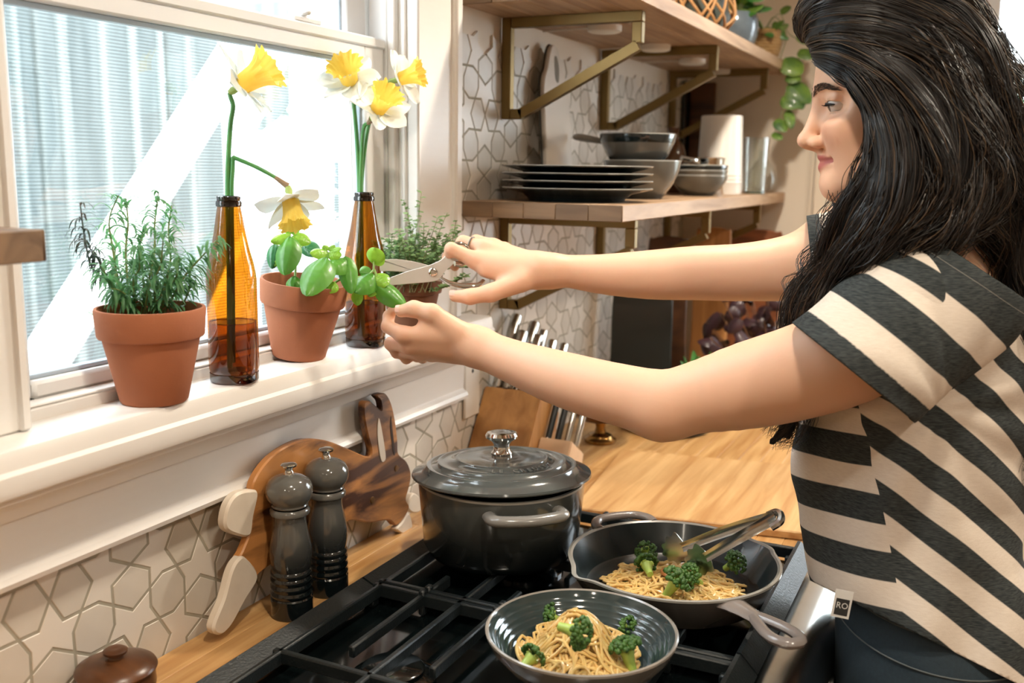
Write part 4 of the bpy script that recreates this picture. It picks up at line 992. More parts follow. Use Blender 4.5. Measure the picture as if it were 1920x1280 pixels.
for a, b, c, d, dead, dd in rose:
    P = spline([at(*a, RD+dd*.3), at(*b, RD+dd), at(*c, RD+dd*1.5), at(*d, RD+dd*2)], 40)-base
    MB().tube(P, np.linspace(.0016, .0007, 40), 6).build('stem', M_DRY if dead else M_ROSESTEM, rp)
    tgt = dry if dead else fol
    for i in range(5, 40):
        if rgn.uniform() < (.35 if dead else .32): continue
        tdir = P[min(i+1, 39)]-P[i-1]; tdir /= np.linalg.norm(tdir)
        for s in range(2):
            az = rgn.uniform(0, 2*PI); u = np.cross(tdir, [math.cos(az), math.sin(az), .2]); u /= np.linalg.norm(u)
            L_ = rgn.uniform(.020, .034)*(1.0 if i < 33 else .8); cur = rgn.uniform(.7, 1.7)*(1.5 if dead else 1)
            Q = []; p = P[i].copy(); dv = u*.9+tdir*.55; dv /= np.linalg.norm(dv)
            for q in range(7):
                Q.append(p.copy()); p = p+dv*L_/6; dv = dv+np.array([0, 0, -1.0])*cur*.22-tdir*.05+u*(-.10*cur); dv /= np.linalg.norm(dv)
            tgt.add(*ribbon(np.array(Q), np.array([.0009, .0016, .0019, .0019, .0016, .0011, .0003])*(.75 if dead else 1), fold=.35))
fol.build('foliage', M_ROSE, rp)['kind'] = 'stuff'; dry.build('dry_foliage', M_DRY, rp)['kind'] = 'stuff'
MB().add(*ribbon(spline([at(165, 585, 1.10)-base, at(190, 596, 1.09)-base, at(205, 598, 1.09)-base, at(222, 592, 1.10)-base], 10), np.full(10, .0012))).build('fallen_leaf', M_ROSE, rp)

# amber bottles
M_AMBER = thin_glass('amber_glass', S(214, 164, 72), .05)
M_BEER = thin_glass('water_in_amber', S(214, 176, 120), .04)
M_DKGLASS = thin_glass('amber_glass_thick', S(116, 66, 26), .08)
def bottle(label, x, y, fill):
    t = thing('amber_bottle', label, 'bottle', (x, y, ZS), group='amber bottles on the window ledge')
    R = .0305
    MB().lathe([(R-.0015, .012), (R, .018), (R, .128), (R-.0008, .136), (.0275, .148), (.0235, .163), (.0200, .180), (.0172, .197), (.0152, .210), (.0138, .217)], 56).build('glass_wall', M_AMBER, t)
    MB().lathe([(0, .006), (.018, .0035), (.024, .0005), (R-.003, 0), (R-.0008, .003), (R-.0006, .012)], 56).build('glass_base', M_DKGLASS, t)
    MB().lathe([(.0138, .217), (.0152, .2175), (.0156, .221), (.0150, .224), (.0138, .2245), (.0142, .226), (.0142, .2292), (.0130, .230), (.0112, .2298), (.0110, .217)], 48).build('lip', M_DKGLASS, t)
    MB().lathe([(0, .008), (.022, .006), (R-.002, .013), (R-.0018, fill-.0005)], 48).build('water', M_BEER, t)
    MB().lathe([(R-.0016, fill), (R-.0022, fill-.0012), (0, fill-.0014)], 48).build('water_surface', thin_glass('water_surface', S(150, 118, 70), .15), t)
bottle('amber bottle with two daffodils, left of the basil pot', .038, .955, .076)
bottle('amber bottle with three daffodils, right of the basil pot', .036, 1.250, .066)

# daffodils
M_PETAL = mat('white_petal', S(236, 239, 236), .5, var=.2, vscale=60, col2=S(220, 226, 220), transl=.22)
M_CORONA = mat('yellow_corona', S(252, 226, 112), .5, var=.5, vscale=70, col2=S(250, 208, 70), transl=.4)
M_STALK = mat('flower_stalk', S(58, 122, 62), .4, var=.4, vscale=40, col2=S(104, 150, 66))
M_SPATHE = mat('papery_spathe', S(150, 122, 92), .7, var=.4, vscale=60)
def vdir(r, u, f): v = VIEW_R*r+VIEW_U*u+VIEW_F*f; return v/np.linalg.norm(v)
def petal(L_, w, curl, twist, seed):
    rg = np.random.default_rng(seed); V = []; F = []; nu, nv = 9, 7
    for i in range(nu):
        t = i/(nu-1); hw = w*(math.sin(PI*min(1, t*.93+.07))**.75)*(1 if t < .98 else .25)
        for j in range(nv):
            s = j/(nv-1)*2-1
            z = curl*t*t*L_ + .22*hw*s*s + .0012*math.sin(6*t+3*s+seed) + twist*s*hw*t
            V.append((t*L_, s*hw, z))
    for i in range(nu-1):
        for j in range(nv-1): F.append((i*nv+j, i*nv+j+1, (i+1)*nv+j+1, (i+1)*nv+j))
    return np.array(V), F
def daffodil(label, stem_px, c_px, D, s=1.0, cor=(.042, .0105, .0235), seed=1, petals=None, stem_d=None, spathe=None):
    c = at(*c_px); D = np.asarray(D); t = thing('daffodil', label, 'flower', tuple(c), group='white and yellow daffodils')
    up = np.array([0, 0, 1.0]); ex_ = np.cross(up, D); ex_ /= np.linalg.norm(ex_); ey_ = np.cross(D, ex_); Mx = basis((0, 0, 0), ex_, ey_, D)
    rg = np.random.default_rng(seed)
    # corona: flared ruffled trumpet
    L_, r0, r1 = [v*s for v in cor]; nu, nv = 12, 96; V = []; F = []
    for i in range(nu):
        u = i/(nu-1); r = r0+(r1-r0)*(.30*u+.70*u**3.2)
        for j in range(nv):
            a = 2*PI*j/nv; ruf = max(0, u-.45)*1.8
            rr = r*(1+.11*ruf*math.sin(a*13+seed)+.07*ruf*math.sin(a*21+2*seed)); z = L_*u*(1-.05*ruf)+.0014*s*ruf*math.sin(a*8+1+seed)+.0007*ruf*rg.normal()
            V.append((rr*math.cos(a), rr*math.sin(a), z))
    for i in range(nu-1):
        for j in range(nv): F.append((i*nv+j, i*nv+(j+1) % nv, (i+1)*nv+(j+1) % nv, (i+1)*nv+j))
    k = len(V); V.append((0, 0, .001)); F += [(k, (j+1) % nv, j) for j in range(nv)]
    MB().add(V, F, Mx).build('corona', M_CORONA, t, angle=180)
    for p in range(6):
        lt = (petals or [0]*6)[p]
        V, F = petal((.047+rg.uniform(-.003, .004))*s, (.0195 if p % 2 else .0170)*s, .10+lt*.5+rg.uniform(-.12, .12), rg.uniform(-.5, .5), seed*7+p)
        a = p*60+rg.uniform(-7, 7); tilt = -8-lt*28
        MB().add(V, F, Mx@Rot('Z', a)@T(.004*s, 0, -.001)@Rot('Y', tilt)).build('petal', M_PETAL, t, angle=180)
    MB().lathe([(0, -.022), (.0035, -.021), (.005, -.015), (.0042, -.009), (.005, -.004), (.0095, .002)], 14, Mx).build('ovary', mat('ovary_green', S(150, 168, 84), .5), t)
    S_ = [at(*q[:2], q[2])-c for q in stem_px]
    end = -D*.021; P = spline(S_[:-1]+[S_[-1], S_[-1]*.35+end*.65+np.array([0, 0, .0]), end], 40)
    MB().tube(P, np.linspace(.0036, .0027, 40)*s, 10).build('stalk', M_STALK, t)
    if spathe:
        Q = P[-9:]; MB().tube(Q, np.linspace(.0030, .0052, 9)*s, 8).build('spathe', M_SPATHE, t)
b1d, b2d = 1.2537, 1.528
b1 = lambda z: tuple(at(432, 712, b1d)+np.array([0, 0, z]))
D1 = 1.262
daffodil('daffodil standing tallest in the left amber bottle', [(431, 690, D1), (430, 520, D1), (427, 364, D1), (428, 300, D1), (432, 235, D1), (437, 200, D1)], (455, 158, 1.255), vdir(.86, .46, -.22), s=1.0, cor=(.046, .0125, .0275), seed=3, petals=[0, 0, 0, 0, 0, 0])
daffodil('broken daffodil hanging down from the left amber bottle', [(437, 680, D1+.004), (436, 520, D1+.004), (434, 364, D1), (436, 320, D1), (437, 296, D1), (440, 296, D1), (478, 312, D1), (512, 330, D1+.003)], (545, 377, 1.265), vdir(.22, -.93, -.25), s=.86, cor=(.042, .0125, .023), seed=5, petals=[.1, -.1, .1, -.2, .2, 0], spathe=True)
D2 = 1.535
daffodil('daffodil facing the room, leftmost in the right amber bottle', [(675, 630, D2), (672, 470, D2), (674, 361, D2), (670, 270, D2-.01), (664, 200, D2-.02)], (656, 152, 1.50), vdir(-.12, .52, -.85), s=1.05, cor=(.034, .012, .0255), seed=8)
daffodil('daffodil facing right at the top of the right amber bottle', [(680, 630, D2), (678, 470, D2), (677, 361, D2), (684, 280, D2), (694, 225, D2+.01), (715, 175, D2+.02)], (750, 148, 1.545), vdir(.90, .20, -.28), s=.95, cor=(.040, .0105, .0225), seed=12)
daffodil('daffodil in front, lowest of the three in the right bottle', [(678, 630, D2-.006), (676, 470, D2-.006), (676, 361, D2-.006), (678, 290, D2-.015), (682, 240, D2-.02)], (708, 206, 1.485), vdir(.50, .52, -.68), s=1.0, cor=(.040, .0115, .0245), seed=15, spathe=True)

# basil
M_BASIL = mat('basil_leaf', S(104, 168, 58), .36, var=.55, vscale=26, col2=S(58, 128, 50), coat=.1, transl=.3)
M_BASIL2 = mat('basil_leaf_young', S(158, 206, 70), .34, var=.5, vscale=30, col2=S(112, 176, 50), coat=.1, transl=.3)
M_BASILDK = mat('basil_leaf_dark', S(52, 122, 66), .3, var=.5, vscale=26, col2=S(28, 88, 52), coat=.15)
M_BSTEM = mat('basil_stem', S(156, 190, 110), .45, var=.3, vscale=40)
bp0 = (.014, 1.115, ZS+.004)
bs_ = thing('potted_basil', 'basil in a tilted terracotta pot between the amber bottles', 'potted plant', bp0)
_tmp = bpy.data.objects.new('pot_tilt', None)
def tilted_pot():
    before = set(bs_.children); flower_pot(bs_)
    for o in bs_.children:
        if o not in before: o.rotation_euler = (0, math.radians(7.0), 0); o.location = (0, 0, .0)
tilted_pot(); bpy.data.objects.remove(_tmp)
bb0 = np.array(bp0)
def big_leaf(parent, org, base, tip, w, m, cup=.28, droop=.25, face=None, seed=0, name='leaf'):
    """broad ovate leaf from base to tip: cupped across, arched along, veins pressed in"""
    base = np.asarray(base, float); tip = np.asarray(tip, float); ax_ = tip-base; L_ = np.linalg.norm(ax_); ax_ /= L_
    f = np.asarray(face if face is not None else -VIEW_F+np.array([0, 0, .5]), float); nrm_ = f-ax_*(f@ax_); nrm_ /= np.linalg.norm(nrm_); sd = np.cross(nrm_, ax_)
    nu, nv = 17, 13; V = []; F = []
    for i in range(nu):
        t = i/(nu-1); hw = 1.24*w*(math.sin(PI*t**.82)**.58 if 0 < t < 1 else 0)*(1-.12*t)+.0003
        for j in range(nv):
            s = j/(nv-1)*2-1
            z = -cup*hw*s*s*1.6 + droop*L_*(t*(1-t))*1.3
            z += -.0016*math.exp(-(s/.10)**2)*(1-t) + .0017*math.cos((t*7.5-abs(s)*2.2)*2*PI*.8)*(abs(s)**.5)*(1-abs(s))*1.5
            V.append(base+ax_*(t*L_)+sd*(s*hw)+nrm_*z)
    for i in range(nu-1):
        for j in range(nv-1): F.append((i*nv+j, i*nv+j+1, (i+1)*nv+j+1, (i+1)*nv+j))
    return MB().add(np.array(V)-org, F).build(name, m, parent, angle=180)
K = 1.37
leaves = [((544, 443), (534, 516), 20, M_BASIL, K-.02, K-.05), ((611, 482), (574, 555), 25, M_BASIL, K-.02, K-.07), ((516, 456), (510, 504), 12, M_BASILDK, K+.01, K), ((528, 462), (516, 500), 9, M_BASIL2, K+.01, K), ((545, 439), (508, 454), 11, M_BASIL2, K-.01, K-.03), ((550, 440), (583, 456), 11, M_BASIL2, K-.01, K-.01), ((566, 453), (600, 478), 14, M_BASILDK, K+.03, K+.02), ((615, 472), (582, 476), 12, M_BASIL2, K, K-.02), ((648, 484), (614, 508), 20, M_BASIL, K, K-.03), ((647, 480), (659, 551), 15, M_BASIL, K, K-.02), ((552, 517), (547, 543), 12, M_BASIL, K-.02, K-.035), ((610, 530), (592, 552), 9, M_BASIL, K-.02, K-.04), ((628, 528), (612, 548), 11, M_BASIL2, K-.02, K-.03), ((616, 474), (640, 480), 10, M_BASIL2, K-.005, K-.01),
          ((544, 438), (552, 422), 6, M_BASIL2, K, K), ((546, 438), (536, 428), 6, M_BASIL2, K, K-.01), ((548, 438), (562, 430), 6, M_BASIL2, K, K-.01), ((614, 470), (606, 460), 6, M_BASIL2, K, K), ((616, 470), (628, 460), 6, M_BASIL2, K, K), ((618, 472), (640, 466), 6, M_BASIL2, K, K-.01)]
for k, (a, b, w_, m_, d0, d1) in enumerate(leaves): big_leaf(bs_, bb0, at(*a, d0), at(*b, d1), w_*K/F_PX, m_, seed=k, cup=.30 if k % 2 else .36, droop=.22)
KS = 1.395
sprig = [((700, 495), (703, 464), 15, M_BASIL2, KS, KS-.01, .5), ((703, 497), (716, 470), 11, M_BASIL2, KS+.01, KS, .3), ((700, 512), (664, 548), 20, M_BASIL, KS, KS-.03, .4), ((696, 506), (674, 510), 14, M_BASIL, KS+.005, KS, .4), ((704, 514), (726, 536), 15, M_BASIL2, KS, KS-.01, .3), ((704, 528), (762, 576), 17, M_BASIL, KS-.005, KS-.012, .55), ((668, 546), (671, 573), 9, M_BASIL2, KS-.01, KS-.01, .3), ((704, 536), (692, 556), 8, M_BASIL2, KS, KS-.01, .3)]
for k, (a, b, w_, m_, d0, d1, cu) in enumerate(sprig): big_leaf(bs_, bb0, at(*a, d0), at(*b, d1), w_*KS/F_PX, m_, seed=30+k, cup=cu, droop=.18)
for P, r in (([(553, 545, K), (554, 500, K), (555, 475, K), (549, 442, K)], .0018), ([(604, 548, K), (607, 530, K), (611, 502, K), (615, 472, K)], .0020), ([(606, 552, K), (625, 532, K), (645, 521, K), (668, 520, K+.02), (690, 516, KS), (702, 505, KS)], .0017), ([(645, 521, K), (652, 500, K), (648, 484, K)], .0015), ([(555, 475, K), (566, 462, K+.02), (574, 458, K+.02)], .0008), ([(702, 505, KS), (706, 520, KS), (706, 532, KS)], .0017), ([(700, 510, KS), (701, 498, KS), (701, 488, KS)], .0015)):
    MB().tube(spline([at(*q)-bb0 for q in P], 22), r, 8).build('stem', M_BSTEM, bs_)

# thyme
M_THYME = mat('thyme_leaf', S(146, 176, 118), .5, var=.6, vscale=90, col2=S(86, 128, 78), transl=.2)
M_TSTEM = mat('thyme_stem', S(140, 138, 96), .6, var=.3)
tp0 = (.030, 1.392, ZS)
th_ = thing('potted_thyme', 'bushy thyme in a dark terracotta pot behind the scissors', 'potted plant', tp0)
flower_pot(th_, R=.052, h=.098, m=M_TERRA2)
rg = np.random.default_rng(21); tf = MB(); ts = MB(); base = np.array(tp0)
TD = 1.60
tips = [(757, 375), (790, 362), (765, 400), (722, 450), (735, 440), (748, 430), (700, 455), (712, 470), (820, 410), (838, 400), (855, 415), (860, 435), (805, 430), (780, 440), (795, 420), (842, 440), (770, 450), (730, 470), (755, 465), (815, 455), (830, 465), (850, 470), (705, 480), (865, 455), (785, 465), (740, 480), (765, 480), (800, 470), (870, 480), (695, 470), (718, 490), (880, 500), (875, 515), (745, 455), (812, 480), (835, 490), (760, 490), (775, 425), (728, 462), (750, 445), (790, 450), (822, 440), (708, 462), (738, 466), (768, 466), (798, 486), (846, 456), (784, 478)]
for tp in tips:
    d1 = TD+rg.uniform(-.05, .05); r0 = at(772+rg.uniform(-34, 34), 548, TD+rg.uniform(-.03, .03)); e = at(*tp, d1); m_ = (r0+e)/2+rg.normal(0, .006, 3)
    P = spline([r0, m_, e], 22)-base; MB.tube(ts, P, np.linspace(.0009, .0005, 22), 5)
    for i in range(5, 22):
        for s in range(4 if tp[1] > 430 else 2):
            az = rg.uniform(0, 2*PI); u = np.array([math.cos(az), math.sin(az), rg.uniform(-.2, .6)]); L_ = rg.uniform(.006, .0105); p = P[i]
            Q = np.array([p, p+u*L_*.4+[0, 0, .0005], p+u*L_*.75, p+u*L_]); tf.add(*ribbon(Q, [.0008, .0030, .0026, .0004], up=np.array([.2, -.3, 1.0]), fold=.2))
ts.build('stems', M_TSTEM, th_)['kind'] = 'stuff'; tf.build('foliage', M_THYME, th_)['kind'] = 'stuff'

# small white box on the jamb
wb = thing('sensor_box', 'small white plastic box on the ledge beside the thyme', 'box', (-.018, 1.408, ZS+.0168))
MB().box(-.016, .016, -.018, .018, 0, .135, .003).build('casing', M_WHITE, wb)
for z in (.116, .122): MB().lathe([(0, 0), (.0016, 0), (.0012, .0006), (0, .0006)], 10, basis((.004, -.0181, z), (1, 0, 0), (0, 0, 1), (0, -1, 0))).build('screw', M_BLACKSEAL, wb)
ol = thing('wall_outlet', 'small white wall plate under the right end of the window ledge', 'outlet', (.006, 1.645, 1.10))
MB().box(0, .006, -.03, .03, -.055, .055, .003).build('cover_plate', M_WHITE, ol)
MB().lathe([(0, 0), (.004, 0), (.003, .001), (0, .001)], 12, basis((.006, 0, .035), (0, 1, 0), (0, 0, 1), (1, 0, 0))).build('screw', M_BLACKSEAL, ol)

# ------------------------------------------------------------------ plants on the upper shelf and the worktop
M_POTHOS = mat('pothos_leaf', S(38, 80, 28), .5, var=.65, vscale=22, col2=S(136, 166, 56), coat=.15)
M_GREEN = mat('glossy_leaf', S(44, 96, 40), .35, var=.5, vscale=24, col2=S(84, 134, 54), coat=.15)
M_VINE = mat('vine_stem', S(126, 134, 84), .6)
bpot = thing('planter', 'rounded blue grey planter with leafy plant on the upper shelf', 'potted plant', (.222, 2.70, UZ1))
MB().lathe([(0, 0), (.03, 0), (.045, .006), (.06, .03), (.065, .06), (.062, .085), (.055, .098), (.051, .098), (.056, .08), (.055, .06)], 44).build('pot', mat('blue_glaze', S(112, 126, 138), .18, coat=.6, var=.6, vscale=14, col2=S(62, 76, 88)), bpot)
MB().lathe([(.0555, .078), (0, .084)], 30).build('soil', M_SOIL, bpot)
rg = np.random.default_rng(4); c0 = np.array([.222, 2.70, UZ1])
for k in range(34):
    a = rg.uniform(0, 2*PI); r = rg.uniform(.01, .05); p = c0+np.array([r*math.cos(a), r*math.sin(a), .095+rg.uniform(0, .05)]); q = p+np.array([math.cos(a)*rg.uniform(.03, .075), math.sin(a)*rg.uniform(.03, .075), rg.uniform(-.045, .06)])
    MB().tube(spline([c0+np.array([0, 0, .08])-c0, (p-c0)*.8+np.array([0, 0, .03])*.3, p-c0], 7), .0012, 5).build('stem', M_VINE, bpot)
    big_leaf(bpot, c0, p, q, rg.uniform(.010, .017), (M_GREEN, M_POTHOS)[k % 2], seed=k, face=np.array([.3, -.7, .7]))
wk = thing('wicker_planter', 'woven basket planter with trailing pothos at the shelf end', 'potted plant', (.262, 2.885, UZ1))
for k in range(9):
    z = .004+k*.0085; r = .036+.010*math.sin(PI*(k+1)/12); aa = np.linspace(0, 2*PI, 49)
    MB().tube([( (r+.0012*math.sin(a*14+k*PI))*math.cos(a), (r+.0012*math.sin(a*14+k*PI))*math.sin(a), z) for a in aa], .0046, 6, caps=False).build('weave_ring', mat('wicker', S(178, 142, 92), .7, var=.5, vscale=60, col2=S(124, 92, 54)), wk)
MB().lathe([(.038, .066), (0, .070)], 24).build('soil', M_SOIL, wk)
w0 = np.array([.262, 2.885, UZ1]); V_ = lambda px, py, d=2.78: at(px, py, d)
vine = spline([w0+[0, 0, .075], w0+[.03, -.01, .11], w0+[.062, 0, .06], V_(1462, 118), V_(1478, 150), V_(1470, 190), V_(1463, 220), V_(1452, 250)], 50)
MB().tube(vine-w0, .0013, 6).build('vine', M_VINE, wk)
vine2 = spline([w0+[0, 0, .075], w0+[.04, 0, .12], V_(1478, 62, 2.76), V_(1505, 78, 2.72), V_(1520, 95, 2.70)], 20)
MB().tube(vine2-w0, .0010, 6).build('vine', M_VINE, wk)
for k, (a, b, w_) in enumerate((((1472, 108), (1503, 140), 21), ((1478, 138), (1500, 152), 14), ((1482, 152), (1520, 194), 19), ((1480, 165), (1506, 205), 15), ((1466, 182), (1502, 200), 16), ((1478, 205), (1484, 242), 9), ((1458, 222), (1472, 248), 12), ((1450, 248), (1466, 262), 8), ((1508, 60), (1512, 84), 14), ((1500, 92), (1524, 110), 13), ((1452, 40), (1470, 70), 9), ((1440, 55), (1448, 82), 8), ((1462, 20), (1484, 14), 9))):
    big_leaf(wk, w0, V_(*a), V_(*b, 2.76), w_*2.78/F_PX, M_POTHOS, cup=.2, droop=.2, seed=k)
for k in range(12):
    a = k*2*PI/12; p = w0+np.array([.02*math.cos(a), .02*math.sin(a), .075]); q = p+np.array([math.cos(a)*.05, math.sin(a)*.05, .02 if k % 2 else -.025])
    big_leaf(wk, w0, p, q, .012, (M_GREEN, M_POTHOS)[k % 2], seed=k)
tw = thing('twig_basket', 'basket of bent bare twigs on the upper shelf', 'basket', (.228, 2.36, UZ1))
M_TWIG = mat('bare_twig', S(168, 124, 76), .7, var=.5, vscale=40, col2=S(112, 78, 46)); rg = np.random.default_rng(9)
for k in range(30):
    a = k*2*PI/30; r = .07; b2 = a+rg.uniform(.5, 1.4)*(1 if k % 2 else -1)
    MB().tube(spline([(r*.8*math.cos(a), r*.8*math.sin(a), .003), (r*1.12*math.cos((a+b2)/2), r*1.12*math.sin((a+b2)/2), .045+rg.uniform(-.01, .01)), (r*.98*math.cos(b2), r*.98*math.sin(b2), .098)], 12), .0032, 6).build('twig', M_TWIG, tw)
MB().lathe([(0, .004), (.055, .004), (.062, .05), (.058, .085), (0, .088)], 24).build('inner_pot', mat('dark_liner', S(58, 64, 58), .5), tw)
t0 = np.array([.228, 2.36, UZ1])
for k in range(14):
    a = rg.uniform(0, 2*PI); p = t0+np.array([.03*math.cos(a), .03*math.sin(a), .088]); q = p+np.array([math.cos(a)*.05, math.sin(a)*.05, rg.uniform(.0, .06)]); big_leaf(tw, t0, p, q, .012, M_GREEN, seed=k)
# succulent
sc_ = thing('succulent', 'green pointed succulent in a pot behind the forearm', 'potted plant', (.262, 2.36, ZC))
MB().lathe([(0, 0), (.032, 0), (.042, .07), (.044, .085), (.041, .085), (.038, .07)], 36).build('pot', mat('grey_pot', S(120, 112, 102), .6, var=.2), sc_)
MB().lathe([(.039, .078), (0, .08)], 24).build('soil', M_SOIL, sc_)
s0 = np.array([.262, 2.36, ZC])
for k in range(16):
    a = k*2.4; r = .012+.003*k; el = .085-.0038*k; p = s0+np.array([.008*math.cos(a), .008*math.sin(a), .078]); q = p+np.array([math.cos(a)*(.018+.0035*k), math.sin(a)*(.018+.0035*k), el])
    big_leaf(sc_, s0, p, q, .011, mat('succulent_leaf', S(84, 146, 74), .35, var=.4, vscale=20, col2=S(48, 108, 58), coat=.2), cup=-.25, droop=-.15, seed=k, face=np.array([-math.cos(a), -math.sin(a), 1.2]))
pp = thing('purple_plant', 'dark purple leaved plant in a pot near the back wall', 'potted plant', (.395, 2.60, ZC))
MB().lathe([(0, 0), (.04, 0), (.055, .08), (.06, .11), (.056, .11), (.05, .08)], 36).build('pot', mat('tan_pot', S(150, 116, 82), .7, var=.3), pp)
MB().lathe([(.054, .10), (0, .102)], 24).build('soil', M_SOIL, pp)
M_PURP = mat('purple_leaf', S(70, 44, 52), .4, var=.6, vscale=24, col2=S(30, 24, 30), coat=.1); p0 = np.array([.395, 2.60, ZC]); rg = np.random.default_rng(14)
for k in range(40):
    px, py = rg.uniform(1322, 1468), rg.uniform(558, 660); e = at(px, py, 2.60+rg.uniform(-.09, .07)); stem = spline([p0+[0, 0, .10], p0*.5+e*.5+[0, 0, .02], e], 8)
    MB().tube(stem-p0, .0014, 5).build('stem', mat('purple_stem', S(120, 84, 60), .6), pp)
    dv = rg.normal(size=3); dv /= np.linalg.norm(dv); dv[2] -= .4; big_leaf(pp, p0, e, e+dv*rg.uniform(.03, .055), rg.uniform(.014, .022), M_PURP, seed=k, face=rg.normal(size=3)+np.array([0, -1, .6]))
# ------------------------------------------------------------------ distance-field modelling for the figure
def ln_(v): return np.sqrt(np.einsum('ij,ij->i', v, v))
def smin(a, b, k):
    h = np.maximum(k-np.abs(a-b), 0)/k; return np.minimum(a, b)-h*h*k*.25
def smax(a, b, k): return -smin(-a, -b, k)
def sph(p, c, r): return ln_(p-np.asarray(c))-r
def ell(p, c, r):
    r = np.asarray(r, float); q = (p-np.asarray(c)); k0 = ln_(q/r); k1 = ln_(q/(r*r)); return k0*(k0-1)/(k1+1e-9)
def cone(p, a, b, ra, rb):
    """capsule from a to b whose radius runs from ra to rb"""
    a = np.asarray(a, float); b = np.asarray(b, float); ba = b-a; l2 = ba@ba; pa = p-a
    h = np.clip(pa@ba/l2, 0, 1); return ln_(pa-h[:, None]*ba)-(ra+(rb-ra)*h)
def chain(p, nodes, k=.006):
    d = None
    for (a, ra), (b, rb) in zip(nodes[:-1], nodes[1:]):
        e = cone(p, a, b, ra, rb); d = e if d is None else smin(d, e, k)
    return d
def surface_nets(groups, combine, lo, hi, h, block=14):
    """sparse naive surface nets. groups: list of (fn, centre, radius); combine(list of d or None) -> d"""
    lo = np.asarray(lo, float); hi = np.asarray(hi, float); nb = np.ceil((hi-lo)/(h*block)).astype(int)
    gi = np.stack(np.meshgrid(*[np.arange(n) for n in nb], indexing='ij'), -1).reshape(-1, 3)
    cen = lo+(gi+.5)*h*block; rad = h*block*.5*1.7321
    D = np.full((len(cen), len(groups)), 9.0)
    for k, (fn, c, r) in enumerate(groups):
        m = ln_(cen-np.asarray(c)) < r+rad+.03
        if m.any(): D[m, k] = fn(cen[m])
    near = D < rad*1.35+.03
    anyg = (D < rad*1.25+.012).any(1); act = np.where(anyg)[0]
    keys = (near[act]@(1 << np.arange(len(groups)))).astype(int)
    n1 = block+1; loc = np.stack(np.meshgrid(*[np.arange(n1)]*3, indexing='ij'), -1).reshape(-1, 3)
    NX, NY, NZ = (nb*block+2); gid = lambda ijk: (ijk[..., 0]*NY+ijk[..., 1])*NZ+ijk[..., 2]
    cell_k = []; cell_p = []; edges = []
    corner = np.array([[i, j, k] for i in (0, 1) for j in (0, 1) for k in (0, 1)])
    for key in np.unique(keys):
        ids = act[keys == key]; gs = [k for k in range(len(groups)) if key >> k & 1]
        for c0 in range(0, len(ids), 60):
            sel = ids[c0:c0+60]; base = gi[sel]*block; ijk = base[:, None, :]+loc[None]; P = (lo+ijk*h).reshape(-1, 3)
            dl = [None]*len(groups)
            for k in gs: dl[k] = groups[k][0](P)
            d = combine(dl, P).reshape(len(sel), n1, n1, n1); ins = d < 0
            cnt = sum(ins[:, i:i+block, j:j+block, k:k+block].astype(np.int8) for i, j, k in corner)
            b, x, y, z = np.where((cnt > 0) & (cnt < 8))
            if len(b) == 0: continue
            acc = np.zeros((len(b), 3)); nn = np.zeros(len(b))
            for i0 in range(8):
                for i1 in range(i0+1, 8):
                    A, B = corner[i0], corner[i1]
                    if np.abs(A-B).sum() != 1: continue
                    da = d[b, x+A[0], y+A[1], z+A[2]]; db = d[b, x+B[0], y+B[1], z+B[2]]; m = (da < 0) != (db < 0)
                    t = np.where(m, da/(da-db+1e-12), 0)
                    acc += np.where(m[:, None], A+(B-A)*t[:, None], 0); nn += m
            cc = base[b]+np.stack([x, y, z], 1); cell_k.append(gid(cc)); cell_p.append(lo+(cc+acc/nn[:, None])*h)
            for ax_ in range(3):
                s0 = [slice(0, block)]*3; s1 = list(s0); s1[ax_] = slice(1, block+1)
                a = ins[(slice(None),)+tuple(s0)]; c = ins[(slice(None),)+tuple(s1)]
                bb, ex_, ey_, ez_ = np.where(a != c); q = base[bb]+np.stack([ex_, ey_, ez_], 1)
                edges.append((np.full(len(bb), ax_), q, a[bb, ex_, ey_, ez_]))
    ck = np.concatenate(cell_k); cp = np.concatenate(cell_p); o = np.argsort(ck); ck = ck[o]; cp = cp[o]
    quads = []
    for ax_, q, flip in edges:
        if len(q) == 0: continue
        a = int(ax_[0]); u, v = (a+1) % 3, (a+2) % 3; ids = []
        for du, dv in ((0, 0), (1, 0), (1, 1), (0, 1)):
            w_ = q.copy(); w_[:, u] -= du; w_[:, v] -= dv; ids.append(gid(w_))
        ids = np.stack(ids, 1); pos = np.clip(np.searchsorted(ck, ids), 0, len(ck)-1); ok = (ck[pos] == ids).all(1)
        f = pos[ok]; fl = flip[ok]; f[~fl] = f[~fl][:, ::-1]; quads.append(f)
    f = np.concatenate(quads); return cp, f[:, ::-1]
def mesh_np(name, v, f, m, parent=None):
    me = bpy.data.meshes.new(name); me.vertices.add(len(v)); me.vertices.foreach_set('co', np.asarray(v, np.float32).ravel())
    n = f.shape[1]; me.loops.add(f.size); me.loops.foreach_set('vertex_index', f.ravel().astype(np.int32)); me.polygons.add(len(f))
    me.polygons.foreach_set('loop_start', (np.arange(len(f))*n).astype(np.int32)); me.update(calc_edges=True); me.validate()
    me.polygons.foreach_set('use_smooth', [True]*len(me.polygons))
    for x in (m if isinstance(m, (list, tuple)) else [m]): me.materials.append(x)
    o = bpy.data.objects.new(name, me); COL.objects.link(o)
    if parent: o.parent = parent
    return o
def relax(v, f, it=2, lam=.5):
    """light Laplacian smoothing of a quad mesh"""
    n = len(v); e = np.concatenate([f[:, [0, 1]], f[:, [1, 2]], f[:, [2, 3]], f[:, [3, 0]]])
    for _ in range(it):
        acc = np.zeros_like(v); c = np.zeros(n)
        for a, b in ((0, 1), (1, 0)): np.add.at(acc, e[:, a], v[e[:, b]]); np.add.at(c, e[:, a], 1)
        v = v+(acc/np.maximum(c, 1)[:, None]-v)*lam
    return v

